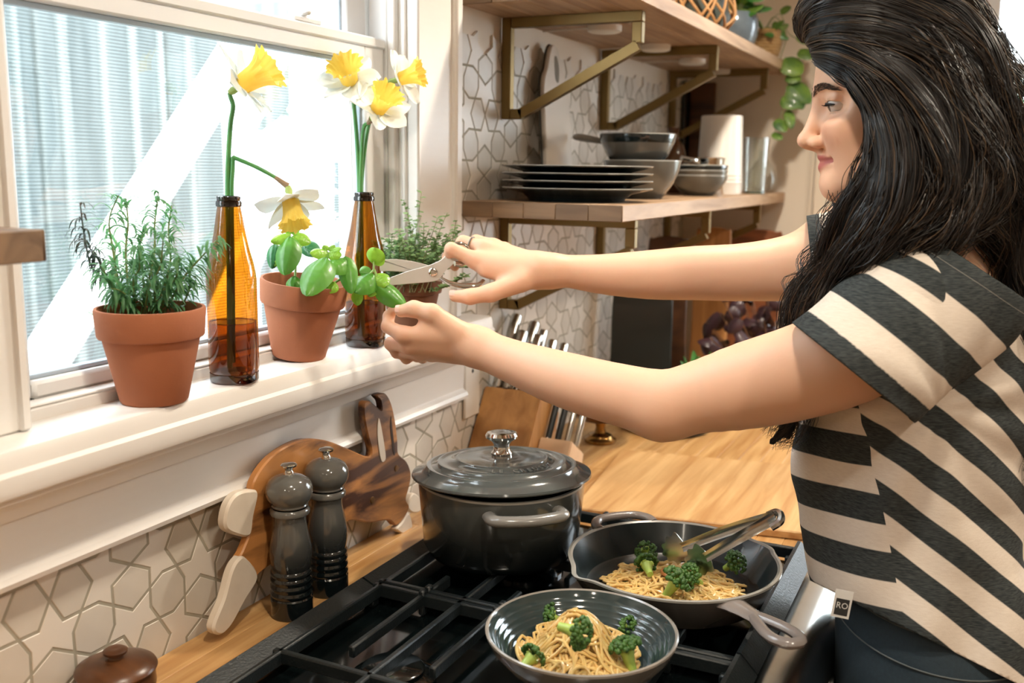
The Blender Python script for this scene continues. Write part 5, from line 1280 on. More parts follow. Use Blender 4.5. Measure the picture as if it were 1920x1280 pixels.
# ------------------------------------------------------------------ pose: joints of the figure
person = thing('person', 'woman with long dark wavy hair in a striped T-shirt cutting basil', 'person', (.86, 1.33, 0.0))
PO = np.array([.86, 1.33, 0.0])
# head frame: f forward, l her left, u up
HC = at(1620, 200, 1.205)
_fh = -VIEW_R*math.cos(math.radians(12))+VIEW_F*math.sin(math.radians(12)); _fh[2] = 0; _fh /= np.linalg.norm(_fh)
HU = np.array([0, 0, 1.0]); HF = _fh; HL_ = np.cross(HU, HF)
# tip the head with the camera's own roll so that the profile stays upright in the room
pitch = math.radians(3.0); HF, HU = HF*math.cos(pitch)-HU*math.sin(pitch), HU*math.cos(pitch)+HF*math.sin(pitch)
HM = np.stack([HF, HL_, HU])
def to_head(p): return (p-HC)@HM.T
def from_head(q): return np.asarray(q)@HM+HC
def two(fn, p, *a):                        # mirrored pair
    q = p.copy(); q[:, 1] = np.abs(q[:, 1]); return fn(q, *a)
def head_sdf(P):
    p = to_head(P); q = p.copy(); q[:, 1] = np.abs(q[:, 1])
    d = ell(p, (-.034, 0, .036), (.085, .074, .080))
    d = smin(d, ell(p, (.000, 0, .036), (.0520, .058, .052)), .025)
    d = smin(d, ell(p, (-.004, 0, -.028), (.0500, .057, .076)), .03)
    d = smin(d, cone(q, (-.020, .050, -.070), (.026, .010, -.094), .017, .0160), .028)
    d = smin(d, sph(p, (.0300, 0, -.0925), .0145), .018)
    d = smin(d, ell(p, (.008, 0, -.088), (.036, .036, .020)), .02)
    d = smin(d, sph(q, (.026, .040, -.022), .0225), .030)                       # cheekbone
    d = smin(d, ell(q, (.004, .038, -.050), (.024, .019, .036)), .03)
    d = smin(d, cone(q, (.0445, .008, .020), (.032, .040, .0215), .0105, .0090), .014)   # brow
    d = smin(d, ell(p, (.0290, 0, -.060), (.0145, .022, .022)), .012)             # muzzle
    d = smax(d, -sph(q, (.0520, .033, .000), .0135), .018); d = smax(d, -sph(q, (.0400, .0530, .001), .0120), .016)                       # eye socket
    d = smin(d, cone(p, (.0500, 0, .006), (.0660, 0, -.0350), .0072, .0088), .014)       # nose bridge
    d = smin(d, sph(p, (.0685, 0, -.0370), .0092), .006)
    d = smin(d, ell(q, (.0545, .0118, -.0405), (.0105, .0068, .0075)), .006)     # nostril wing
    d = smin(d, cone(p, (.064, 0, -.0445), (.053, 0, -.0485), .0040, .0045), .005)
    d = smax(d, -ell(q, (.0585, .0080, -.0480), (.0055, .0028, .0040)), .003)    # nostril
    d = smin(d, cone(q, (.0480, .0030, -.0572), (.0365, .0245, -.0620), .0058, .0042), .0045)    # upper lip
    d = smin(d, cone(q, (.0462, .0020, -.0705), (.0365, .0225, -.0662), .0066, .0046), .005)    # lower lip
    d = smax(d, -cone(q, (.0570, 0, -.0638), (.0385, .0300, -.0620), .0022, .0030), .0025)      # mouth line
    d = smax(d, -sph(q, (.0330, .0305, -.0605), .0026), .006)                    # mouth corner
    # eyelids: a cap over the eyeball with a narrow opening
    ec = np.array([.0325, .0330, .0030])
    lid = sph(q, ec, .0146)
    s = q-ec; opening = ell(s, (.0090, .0050, -.0022), (.015, .0150, .0044))
    lid = smax(lid, -opening, .0018)
    d = smin(d, lid, .005); d = smax(d, -np.maximum(sph(q, ec, .0133), -(.02-s[:, 0])), .001)
    d = smin(d, cone(q, (.0450, .0215, .0115), (.0365, .0440, .0105), .0035, .0030), .006)   # lid fold
    d = smin(d, ell(q, (-.014, .073, -.006), (.017, .008, .029)), .008)          # ear
    return d
NB = at(1795, 505, 1.275); NB2 = from_head((-.040, 0, -.055))
SL = at(1705, 590, 1.135); SR = at(1590, 460, 1.49)
HIP = at(1705, 1060, 1.275); CHEST = at(1722, 760, 1.28)
def neck_sdf(p):
    d = cone(p, NB2, NB, .054, .060); d = smin(d, cone(p, NB, SL, .062, .058), .05); d = smin(d, cone(p, NB, SR, .062, .052), .05)
    d = smin(d, cone(p, CHEST, NB, .092, .080), .05); return smin(d, cone(p, HIP, CHEST, .098, .092), .03)
def px(nodes): return [(at(a, b, c), r) for a, b, c, r in nodes]
ARM_L = px([(1705, 592, 1.135, .060), (1600, 660, 1.150, .0585), (1500, 697, 1.175, .0560), (1400, 723, 1.205, .0525), (1315, 743, 1.225, .0450), (1245, 755, 1.240, .0415), (1150, 737, 1.270, .0392), (1050, 709, 1.310, .0362), (960, 677, 1.350, .0295), (895, 650, 1.378, .0262)])
ELB_L = at(1240, 776, 1.242)
ARM_R = px([(1590, 462, 1.49, .056), (1500, 498, 1.486, .0500), (1400, 510, 1.490, .0435), (1300, 512, 1.495, .0405), (1220, 515, 1.495, .0370), (1130, 514, 1.490, .0300), (1060, 508, 1.483, .0240), (1012, 508, 1.478, .0240)])
def dense(nodes, n):
    q = spline([list(c)+[r] for c, r in nodes], n); return [(a[:3], a[3]) for a in q]
ARM_LD, ARM_RD = dense(ARM_L, 26), dense(ARM_R, 20)
def chain_min(p, nodes):
    d = None
    for (a, ra), (b, rb) in zip(nodes[:-1], nodes[1:]):
        e = cone(p, a, b, ra, rb); d = e if d is None else np.minimum(d, e)
    return d
def arm_l(p): return smin(chain_min(p, ARM_LD), sph(p, ELB_L, .0290), .028)
def arm_r(p): return chain_min(p, ARM_RD)
HDL, HDR = 1.388, 1.478
def hp(a, b, c, base): return at(a, b, base+c)
def hand(p, base, wrist, mcps, fingers, thumb, palm_extra, kf=.0045):
    d = None
    for (m, rm), w in zip(mcps, wrist):
        e = cone(p, hp(*w, base), hp(*m, base), .0150, rm); d = e if d is None else smin(d, e, .014)
    for a, b, ra, rb in palm_extra: d = smin(d, cone(p, hp(*a, base), hp(*b, base), ra, rb), .012)
    ds = None
    for (m, rm), fg in zip(mcps, fingers):
        e = chain(p, [(hp(*m, base), rm)]+[(hp(*q, base), r) for q, r in fg], .0035); ds = e if ds is None else smin(ds, e, .0018)
    th = chain(p, [(hp(*q, base), r) for q, r in thumb], .006)
    d = smin(d, ds, .007); return smin(d, th, kf)
def hand_l(p):
    return hand(p, HDL, [(872, 632, -.012), (875, 645, -.004), (876, 655, .004), (876, 664, .012)],
        [((755, 627, -.010), .0112), ((768, 648, .004), .0112), ((788, 660, .019), .0105), ((810, 664, .033), .0095)],
        [[((727, 612, .008), .0092), ((729, 592, .017), .0080), ((739, 578, .006), .0066)],
         [((733, 644, .030), .0094), ((744, 661, .046), .0082), ((762, 652, .048), .0070)],
         [((752, 660, .046), .0090), ((762, 672, .060), .0078), ((780, 662, .060), .0066)],
         [((782, 668, .056), .0080), ((792, 672, .068), .0070), ((806, 664, .068), .0060)]],
        [((858, 622, -.018), .0165), ((810, 587, -.020), .0125), ((776, 579, -.012), .0110), ((752, 583, -.004), .0088)],
        [((850, 622, -.010), (800, 606, -.010), .0170, .0110), ((885, 645, -.008), (895, 650, -.010), .0235, .0255), ((850, 650, .004), (785, 643, .004), .0170, .0120)], .006)
def hand_r(p):
    return hand(p, HDR, [(998, 500, -.010), (1000, 494, .002), (1003, 497, .012), (1005, 503, .020)],
        [((889, 487, -.012), .0118), ((906, 464, .006), .0112), ((926, 461, .024), .0105), ((946, 467, .040), .0095)],
        [[((846, 466, -.016), .0094), ((839, 484, -.002), .0080), ((853, 500, .010), .0068)],
         [((868, 453, .018), .0095), ((853, 470, .028), .0082), ((862, 490, .030), .0068)],
         [((893, 451, .040), .0090), ((878, 470, .050), .0078), ((882, 490, .050), .0066)],
         [((918, 456, .056), .0080), ((905, 472, .066), .0070), ((908, 488, .064), .0060)]],
        [((975, 528, -.020), .0165), ((921, 549, -.032), .0128), ((881, 556, -.034), .0110), ((853, 555, -.030), .0085)],
        [((985, 518, -.012), (910, 505, -.014), .0185, .0120), ((1008, 508, .002), (1030, 508, .003), .0235, .0240), ((960, 500, .004), (905, 492, -.002), .0160, .0125)], .009)
GROUPS = [(head_sdf, HC+np.array([0, 0, 0]), .17), (neck_sdf, (NB+HIP)/2, .50), (arm_l, (ARM_L[0][0]+ARM_L[-1][0])/2, .42), (hand_l, hp(800, 620, 0, HDL), .14), (arm_r, (ARM_R[0][0]+ARM_R[-1][0])/2, .36), (hand_r, hp(920, 505, 0, HDR), .14)]
KS_ = {(0, 1): .03, (1, 2): .05, (2, 3): .016, (1, 4): .05, (4, 5): .016}
def combine(dl, P):
    d = None
    for i, e in enumerate(dl):
        if e is None: continue
        if d is None: d = e.copy()
        else: d = smin(d, e, {1: .03, 2: .045, 3: .016, 4: .045, 5: .016}[i])
    return d
lo = at(715, 640, 1.40); allp = np.array([from_head((.09, .08, .13)), from_head((-.13, -.08, -.12)), HIP-.14, HIP+.14]+[n for n, r in ARM_L+ARM_R]+[hp(720, 640, .0, HDL), hp(725, 690, .08, HDL), hp(835, 440, .07, HDR), SL-.07, SR+.07, CHEST+.13, CHEST-.13])
import time as _t; _t0 = _t.time()
bv, bf = surface_nets(GROUPS, combine, allp.min(0)-.04, allp.max(0)+.04, .0025)
print('BODY', len(bv), len(bf), round(_t.time()-_t0, 1))
def skin_mat():
    m = mat('skin', S(226, 176, 148), .48, sss=.18, bump=.05, bscale=900, spec=.4); N = m.node_tree.nodes; L = m.node_tree.links
    at_ = N.new('ShaderNodeAttribute'); at_.attribute_name = 'tone'; L.new(at_.outputs['Color'], N['Principled BSDF'].inputs['Base Color']); return m
body = mesh_np('body', bv-PO, bf, skin_mat(), person)
# skin tone per vertex: base skin, redder lips, nails and knuckles, faint blush
q = to_head(bv); ql = q.copy(); ql[:, 1] = np.abs(ql[:, 1])
tone = np.tile(np.array(S(226, 181, 152)), (len(bv), 1))
def tint(mask, colr): tone[:] = tone*(1-mask[:, None])+np.array(S(*colr))*mask[:, None]
lipu = np.clip(1.4-np.maximum(0, cone(ql, (.0470, .0035, -.0585), (.0365, .0240, -.0622), .0058, .0042))/.0016, 0, 1)*(q[:, 2] < -.0555); lipl = np.clip(1.4-np.maximum(0, cone(ql, (.0455, .0020, -.0698), (.0365, .0225, -.0660), .0066, .0044))/.0016, 0, 1)*(q[:, 2] > -.0765)
near_head = (np.abs(q) < .1).all(1)
tint(np.maximum(lipu, lipl)*near_head*.95, (170, 88, 84))
tint(np.exp(-(ln_(ql-np.array([.040, .042, -.030]))/.022)**2)*near_head*.30, (222, 146, 122))
for c in [hp(755, 627, -.010, HDL), hp(727, 612, .008, HDL), hp(889, 487, -.012, HDR), hp(846, 466, -.006, HDR), hp(768, 648, .004, HDL)]: tint(np.exp(-(ln_(bv-c)/.011)**2)*.4, (220, 148, 122))
for c in (hp(1066, 684, 0, 1.268),): tint((ln_(bv-at(969, 681, 1.325)) < .0035).astype(float)*.7, (110, 70, 50))
ca = body.data.color_attributes.new('tone', 'FLOAT_COLOR', 'POINT'); ca.data.foreach_set('color', tone.astype(np.float32).ravel())
# finger nails
def nail(c, nrm_, ax_, w_, l_):
    nrm_ = nrm_/np.linalg.norm(nrm_); ax_ = ax_-nrm_*(ax_@nrm_); ax_ /= np.linalg.norm(ax_); sd = np.cross(nrm_, ax_); V = []; F = []
    for i in range(7):
        for j in range(7):
            u, v = i/6*2-1, j/6*2-1; k = math.sqrt(max(0, 1-.35*u**4)); V.append(c+ax_*u*l_+sd*v*w_*k-nrm_*(.32*w_*v*v+.05*l_*u*u))
    for i in range(6):
        for j in range(6): F.append((i*7+j, i*7+j+1, (i+1)*7+j+1, (i+1)*7+j))
    o = MB().add(np.array(V)-PO, F).build('finger_nail', mat('nail', S(232, 190, 176), .22, coat=.3), person, angle=180)
tA, tB = hp(776, 579, -.012, HDL), hp(752, 583, -.004, HDL); tn = -VIEW_F*.85+VIEW_U*.5
nail(tB+tn/np.linalg.norm(tn)*.0090+(tB-tA)/np.linalg.norm(tB-tA)*.001, tn, tB-tA, .0060, .0068)
tA, tB = hp(881, 556, -.034, HDR), hp(853, 555, -.030, HDR); tn = -VIEW_F*.75+VIEW_U*.65
nail(tB+tn/np.linalg.norm(tn)*.0087+(tB-tA)/np.linalg.norm(tB-tA)*.0015, tn, tB-tA, .0056, .0064)
# eyes, lashes, brows
for s_ in (1, -1):
    ec = np.array([.0325, .0330*s_, .0030]); gz = np.array([.955, .10*s_*0, -.30]); gz /= np.linalg.norm(gz)
    ey = thing('eye', None, None); ey.parent = person
    for k in ('label', 'category'):
        if k in ey: del ey[k]
    V, F = lathe([(0, -.0130)]+[(.0130*math.sin(a), -.0130*math.cos(a)) for a in np.linspace(.2, 2.95, 22)]+[(0, .0130)], 28)
    up = np.array([0, 0, 1.0]); e1 = np.cross(up, gz); e1 /= np.linalg.norm(e1); e2 = np.cross(gz, e1); R_ = np.stack([e1, e2, gz], 1)
    MB().add(from_head(V@R_.T+ec)-PO, F).build('eyeball', mat('eye_white', S(214, 206, 202), .15, coat=.6), ey, angle=180)
    V, F = lathe([(.0062, .0117), (.0058, .0122), (.0030, .0130), (.0022, .0133), (0, .0134)], 24)
    MB().add(from_head(V@R_.T+ec)-PO, F).build('iris', mat('iris_brown', S(58, 40, 30), .1, coat=.8), ey, angle=180)
    la = []
    for k in range(15):
        t = k/14; y = (.0210+.0255*t)*s_; pz = .0038+.0012*math.sin(PI*t)-.0012*t
        yy = (y-ec[1]); xx = ec[0]+math.sqrt(max(.0150**2-yy*yy, 1e-8)); la.append((xx-.0004, y, pz-.0008))
    MB().tube(from_head(np.array(la))-PO, np.array([.0007]+[.0015]*12+[.0012, .0006]), 6).build('lash_line', mat('lash', S(22, 18, 18), .6), ey)
    lm = MB()
    for k in range(26):
        t = k/25; i = t*14; b = np.array(la)[int(i)]*(1-(i % 1))+np.array(la)[min(14, int(i)+1)]*(i % 1)
        tip = b+np.array([.0055, (.0045*(t-.3))*s_, -.0012]); mid_ = (b+tip)/2+np.array([0, 0, -.0014]); lm.tube(from_head(spline([b, mid_, tip], 5))-PO, [.00028, .00026, .0002, .00014, .00006], 4)
    lm.build('eyelashes', MATS['lash'], ey)
    br = MB(); rg = np.random.default_rng(5)
    for k in range(300):
        t = rg.uniform(0, 1)**.9; w_ = .0052*(1-.50*t); z0_ = .0190+.0055*math.sin(PI*min(1, t*.95))-.001*t+rg.uniform(-1, 1)*w_; y = (.009+.043*t)*s_
        # project on the brow by marching along f
        c = np.array([[.075-.0008*i, y, z0_] for i in range(70)]); dd = head_sdf(from_head(c)); i0 = int(np.argmax(dd < .0006)); b = c[i0]
        tip = b+np.array([-.0008-.002*t, .0052*s_, .0022*(1-t*1.4)]); br.tube(from_head(np.array([b, (b+tip)/2+[.0006, 0, 0], tip]))-PO, [.00030, .00026, .00008], 4)
    br.build('eyebrow', mat('brow_hair', S(52, 38, 30), .6), person)
# ------------------------------------------------------------------ clothes
rows = [(470, 1640, 1850, .135), (540, 1590, 1880, .170), (620, 1560, 1905, .172), (700, 1535, 1912, .168), (800, 1506, 1902, .158), (900, 1497, 1888, .150), (1000, 1504, 1892, .152), (1100, 1530, 1930, .164), (1200, 1552, 1975, .172), (1330, 1570, 2010, .175)]
DB = 1.275
lb = np.array([.26, -.965, 0.0]); lb /= np.linalg.norm(lb); fb = np.array([-.965, -.26, 0.0])
_R = []
for py, a, b, w_ in rows:
    A, B = at(a, py, DB), at(b, py, DB); _R.append(((A+B)/2, np.linalg.norm(A-B)/2, w_))
_z = np.array([r[0][2] for r in _R])[::-1]; _cx = np.array([r[0][0] for r in _R])[::-1]; _cy = np.array([r[0][1] for r in _R])[::-1]; _a = np.array([r[1] for r in _R])[::-1]; _b = np.array([r[2] for r in _R])[::-1]
def stack(p, z, cx, cy, a, b, off=0.0):
    zz = p[:, 2]; x = np.interp(zz, z, cx); y = np.interp(zz, z, cy); A = np.interp(zz, z, a)+off; B = np.interp(zz, z, b)+off
    dx = p[:, 0]-x; dy = p[:, 1]-y; u = dx*fb[0]+dy*fb[1]; v = dx*lb[0]+dy*lb[1]
    k = np.sqrt((u/A)**2+(v/B)**2)+1e-9; d = (k-1)*np.sqrt(u*u+v*v)/k
    return np.maximum(d, np.maximum(zz-z[-1], z[0]-zz))
def folds(p):
    """soft drapery: ridges fanning from the armpit and a few vertical creases"""
    ref = at(1750, 770, 1.12); r = (p-ref)@VIEW_R; u = (p-ref)@VIEW_U; ang = np.arctan2(u, r); rad = np.sqrt(r*r+u*u)
    w1 = np.sin(ang*11+1.5*np.sin(rad*18))*np.clip(rad/.12, 0, 1)*np.exp(-rad/.35)
    w2 = np.sin(r*70+3*np.sin(u*11))*np.clip((-u-.10)/.15, 0, 1)
    w3 = np.sin(p[:, 0]*31+p[:, 2]*23+2*np.sin(p[:, 1]*17))
    return .0052*w1+.0042*w2+.0022*w3
def plane_px(p1, p2, d1, d2, keep):
    """plane seen edge-on through two image points; returns signed distance, positive on the side to cut"""
    A, B = at(*p1, d1), at(*p2, d2); mid_ = (A+B)/2; vd = mid_-CAM; n_ = np.cross(B-A, vd); n_ /= np.linalg.norm(n_); K_ = at(*keep, (d1+d2)/2)
    if (K_-A)@n_ > 0: n_ = -n_
    return A, n_
S0, S1 = at(1752, 575, 1.145), at(1590, 702, 1.110)
R0, R1 = at(1640, 480, 1.47), at(1505, 492, 1.486)
HEM_L = plane_px((1482, 603), (1716, 792), 1.13, 1.09, (1740, 620)); HEM_R = plane_px((1514, 422), (1530, 580), 1.48, 1.48, (1600, 480))
HEM_B = plane_px((1545, 1098), (1920, 1288), 1.2, 1.2, (1750, 900)); NECK = plane_px((1748, 450), (1925, 566), 1.2, 1.2, (1650, 600))
def sleeve_l(p): return cone(p, S0+(S0-S1)*.15, S1+(S1-S0)*.5, .082, .080)+folds(p)*.8
def sleeve_r(p): return cone(p, R0, R1+(R1-R0)*.5, .074, .060)
def trunk(p):
    d = stack(p, _z, _cx, _cy, _a, _b)
    return d+folds(p)
def pl(p, P): return (p-P[0])@P[1]
def yoke(p): return cone(p, SL+np.array([0, 0, .004]), at(1690, 520, 1.40), .074, .070)
def body_cloth(p):
    return smin(smin(trunk(p), yoke(p), .03), np.maximum(sleeve_r(p), pl(p, HEM_R)-.011), .03)
def sleeve_cloth(p): return np.maximum(sleeve_l(p), pl(p, HEM_L)-.011)
bpts = np.array([at(1470, 590, 1.15), at(1470, 700, 1.05), at(1500, 420, 1.5), at(1930, 1300, 1.27), at(1560, 1110, 1.1), at(1500, 900, 1.44)]+[c-lb*.2 for c, _, _ in _R[:9]]+[c+lb*.2 for c, _, _ in _R[:9]]+[c+fb*.2 for c, _, _ in _R[:9]]+[c-fb*.24 for c, _, _ in _R[:9]])
def cut_cloth(fn, lo_, hi_, planes, sleeve=None):
    """cloth surface opened by the hem planes: everything beyond them is cut off"""
    v, f = surface_nets([(fn, (lo_+hi_)/2, 2.0)], lambda dl, P: dl[0], lo_, hi_, .0034); v = relax(v, f, 1, .4)
    bm = bmesh.new(); vs_ = [bm.verts.new(p) for p in v]
    for q_ in f:
        try: bm.faces.new([vs_[i] for i in q_])
        except ValueError: pass
    for P_ in planes: bmesh.ops.bisect_plane(bm, geom=bm.verts[:]+bm.edges[:]+bm.faces[:], plane_co=Vector(P_[0]), plane_no=Vector(P_[1]), clear_outer=True)
    if sleeve:
        P_, fs_ = sleeve; fl_ = list(bm.faces); ce = np.array([q.calc_center_median()[:] for q in fl_]); z_ = (np.abs(pl(ce, P_)) < .03) & (fs_(ce) < .010)
        gf = [q for q, k in zip(fl_, z_) if k]; ge = set(e for q in gf for e in q.edges); gv = set(x for q in gf for x in q.verts)
        bmesh.ops.bisect_plane(bm, geom=list(gv)+list(ge)+gf, plane_co=Vector(P_[0]), plane_no=Vector(P_[1]))
        fl_ = list(bm.faces); ce = np.array([q.calc_center_median()[:] for q in fl_]); k_ = (pl(ce, P_) > 1e-6) & (pl(ce, P_) < .03) & (fs_(ce) < .008)
        bmesh.ops.delete(bm, geom=[q for q, k in zip(fl_, k_) if k], context='FACES')
    bm.verts.index_update(); V = np.array([x.co[:] for x in bm.verts]); F = [[x.index for x in q.verts] for q in bm.faces]; bm.free(); return V, F
_t0 = _t.time(); v1, f1 = cut_cloth(body_cloth, bpts.min(0)-.06, bpts.max(0)+.06, (HEM_B, NECK), (HEM_R, sleeve_r))
_q = np.array([S0, S1]); v2, f2 = cut_cloth(sleeve_cloth, _q.min(0)-.14, _q.max(0)+.14, (HEM_L, NECK))
sv = np.concatenate([v1, v2]); is_sl = np.arange(len(sv)) >= len(v1); print('SHIRT', len(sv), round(_t.time()-_t0, 1))
tee_me = bpy.data.meshes.new('t_shirt'); tee_me.from_pydata([tuple(p) for p in sv-PO], [], f1+[[i+len(v1) for i in q] for q in f2]); tee_me.update()
def cloth_mat():
    m = mat('striped_jersey', S(218, 205, 192), .85, bump=.12, bscale=700, spec=.2); N = m.node_tree.nodes; L = m.node_tree.links
    def att(n):
        q = N.new('ShaderNodeAttribute'); q.attribute_name = n; return q.outputs['Fac']
    def pick(c, lo_, hi_):                 # hi_ where c > 0, else lo_
        gt = N.new('ShaderNodeMath'); gt.operation = 'GREATER_THAN'; gt.inputs[1].default_value = 0; L.new(c, gt.inputs[0])
        x = N.new('ShaderNodeMix'); x.data_type = 'FLOAT'; L.new(gt.outputs[0], x.inputs[0]); L.new(lo_, x.inputs[2]); L.new(hi_, x.inputs[3]); return x.outputs[0]
    fac = pick(att('on_neckband'), pick(att('on_sleeve'), pick(att('on_back'), att('stripe_front'), att('stripe_back')), att('stripe_sleeve')), att('on_neckband'))
    tc = N.new('ShaderNodeTexCoord'); nz = N.new('ShaderNodeTexNoise'); nz.inputs['Scale'].default_value = 260; nz.inputs['Detail'].default_value = 2; L.new(tc.outputs['Object'], nz.inputs[0])
    mp_ = N.new('ShaderNodeMapping'); mp_.inputs['Scale'].default_value = (30, 30, 260); nz2 = N.new('ShaderNodeTexNoise'); nz2.inputs['Scale'].default_value = 4; L.new(tc.outputs['Object'], mp_.inputs[0]); L.new(mp_.outputs[0], nz2.inputs[0])
    mr = N.new('ShaderNodeMapRange'); mr.inputs[1].default_value = -.0006; mr.inputs[2].default_value = .0006; L.new(fac, mr.inputs[0])
    dk = N.new('ShaderNodeValToRGB'); L.new(nz2.outputs['Fac'], dk.inputs[0]); dk.color_ramp.elements[0].color = S(34, 40, 42); dk.color_ramp.elements[1].color = S(74, 78, 78); dk.color_ramp.elements[0].position = .3; dk.color_ramp.elements[1].position = .75
    lt = N.new('ShaderNodeValToRGB'); L.new(nz2.outputs['Fac'], lt.inputs[0]); lt.color_ramp.elements[0].color = S(206, 192, 178); lt.color_ramp.elements[1].color = S(230, 220, 208)
    mx = N.new('ShaderNodeMix'); mx.data_type = 'RGBA'; L.new(mr.outputs[0], mx.inputs[0]); L.new(lt.outputs[0], mx.inputs[6]); L.new(dk.outputs[0], mx.inputs[7])
    L.new(mx.outputs[2], N['Principled BSDF'].inputs['Base Color']); return m
tee_me.polygons.foreach_set('use_smooth', [True]*len(tee_me.polygons)); tee_me.materials.append(cloth_mat()); tee_me.update()
tee = bpy.data.objects.new('t_shirt', tee_me); COL.objects.link(tee); tee.parent = person
_sd = tee.modifiers.new('cloth_thickness', 'SOLIDIFY'); _sd.thickness = .003; _sd.offset = -1
def tri(s, T_, c0, duty=.5): return T_*duty*.5-np.abs(((s-c0+T_/2) % T_)-T_/2)
rf = at(1700, 850, 1.13); kx = F_PX/1.13
pxx = 1700+(sv-rf)@VIEW_R*kx; pyy = 850-(sv-rf)@VIEW_U*kx
sl_d, sr_d, tr_d = sleeve_l(sv), sleeve_r(sv), trunk(sv)
hemd = -pl(sv, HEM_L)
g_sl = np.where(hemd < .020, .020-hemd, tri(hemd, .071, .073, .53))
hr = -pl(sv, HEM_R); g_sr = np.where(hr < .012, .012-hr, tri(hr, .071, .070, .53))
g_fr = tri(pyy+.00022*(pxx-1600)**2*0-.10*(pxx-1620), 107, 848+.10*0, .52)/kx
dg = (pyy-(pxx-1700)*.80)/1.28; g_bk = tri(dg, 84, 640/1.28, .50)/kx
seam = 1640+(pyy-800)*.165
g_tr = np.where((pxx < seam) & (pyy > 560), g_fr, g_bk)
far_side = (sv-np.array([np.interp(sv[:, 2], _z, _cx), np.interp(sv[:, 2], _z, _cy), sv[:, 2]]).T)@lb < -.02
g_tr = np.where(far_side, tri(sv[:, 2], .065, at(1600, 848, 1.2)[2], .5), g_tr)
rs = (sr_d < tr_d) & (sr_d < sl_d); g_f = np.where(rs, g_sr, np.where(far_side, g_tr, g_fr)); g_b = np.where(rs, g_sr, np.where(far_side, g_tr, g_bk))
on_sl = np.where(is_sl, .01, -.01); nk = -pl(sv, NECK)
for nm, val in (('stripe_front', g_f), ('stripe_back', g_b), ('stripe_sleeve', g_sl), ('on_back', np.where(pyy > 560, (pxx-seam)/kx, .01)), ('on_sleeve', on_sl), ('on_neckband', .013-nk)):
    q_ = tee.data.attributes.new(nm, 'FLOAT', 'POINT'); q_.data.foreach_set('value', np.asarray(val).astype(np.float32))
# sewn-in tag at the hem
tgq = at(1579, 1132, 1.135); ex_, ey_, ez_ = VIEW_R, VIEW_U, -VIEW_F
tagm = MB().box(-.0105, .0105, -.016, .016, -.0006, .0006, .0002, basis(tgq-PO, ex_*.97-ey_*.2, ey_*.97+ex_*.2, ez_)).build('hem_tag', mat('tag_white', S(206, 206, 204), .6), tee, smooth=False)
MB().box(-.0078, .0078, -.013, .006, .0006, .0009, 0, basis(tgq-PO, ex_*.97-ey_*.2, ey_*.97+ex_*.2, ez_)).build('tag_patch', mat('tag_black', S(30, 32, 34), .6), tee, smooth=False)
def flat_text(txt, M_, size, m, parent, name):
    cu = bpy.data.curves.new('glyph', 'FONT'); cu.body = txt; cu.size = size; cu.extrude = .00008; cu.align_x = 'CENTER'; cu.align_y = 'CENTER'; cu.resolution_u = 2
    ob = bpy.data.objects.new('glyph', cu); COL.objects.link(ob); dg_ = bpy.context.evaluated_depsgraph_get(); me = bpy.data.meshes.new_from_object(ob.evaluated_get(dg_))
    o = MB().add([tuple(v.co) for v in me.vertices], [tuple(p.vertices) for p in me.polygons], M_).build(name, m, parent, smooth=False); bpy.data.objects.remove(ob); bpy.data.meshes.remove(me); return o
flat_text('RO', basis(tgq-PO, ex_*.97-ey_*.2, ey_*.97+ex_*.2, ez_)@T(0, -.002, .0011), .010, MATS['tag_white'], tee, 'tag_lettering')
# jeans: hips and two legs down to the shoes
jr_ = [(1060, 1590, 1880, .150), (1130, 1580, 1905, .160), (1210, 1575, 1935, .170), (1300, 1574, 1965, .176), (1420, 1580, 1985, .176)]
_J = [((at(a, py, DB)+at(b, py, DB))/2, np.linalg.norm(at(a, py, DB)-at(b, py, DB))/2, w_) for py, a, b, w_ in jr_][::-1]
jz = np.array([r[0][2] for r in _J]); jx = np.array([r[0][0] for r in _J]); jy = np.array([r[0][1] for r in _J]); ja = np.array([r[1] for r in _J]); jb = np.array([r[2] for r in _J])
HB = _J[0][0]
legs = [(HB+lb*s*.085, HB+lb*s*.095+fb*.02+np.array([0, 0, .46-HB[2]]), HB+lb*s*.10-fb*.01+np.array([0, 0, .09-HB[2]])) for s in (1, -1)]
def jeans(p):
    d = stack(p, jz, jx, jy, ja, jb)+.0012*np.sin(p[:, 2]*60+p[:, 0]*40)
    for a, k, b in legs: d = smin(d, smin(cone(p, a, k, .094, .066), cone(p, k, b, .066, .058), .02), .03)
    return np.maximum(d, p[:, 2]-jz[-1])
jl = np.array([HB-.3, HB+.3]); jlo = np.array([HB[0]-.3, HB[1]-.3, .03]); jhi = np.array([HB[0]+.3, HB[1]+.3, jz[-1]+.02])
jv, jf = surface_nets([(jeans, (jlo+jhi)/2, 2.0)], lambda dl, P: dl[0], jlo, jhi, .008); jv = relax(jv, jf, 2)
jn = mesh_np('jeans', jv-PO, jf, mat('dark_denim', S(38, 54, 64), .8, var=.5, vscale=240, col2=S(24, 38, 48), bump=.15, bscale=900), person)
M_STITCH = mat('denim_stitch', S(86, 92, 92), .7)
for zz in (.958, .998):
    k = np.interp(zz, jz, ja)+.0015, np.interp(zz, jz, jb)+.0015; c = np.array([np.interp(zz, jz, jx), np.interp(zz, jz, jy), zz]); aa = np.linspace(0, 2*PI, 70)
    MB().tube([c+fb*k[0]*math.cos(a)+lb*k[1]*math.sin(a)-PO for a in aa], .0011, 5, caps=False).build('waist_stitch', M_STITCH, jn)
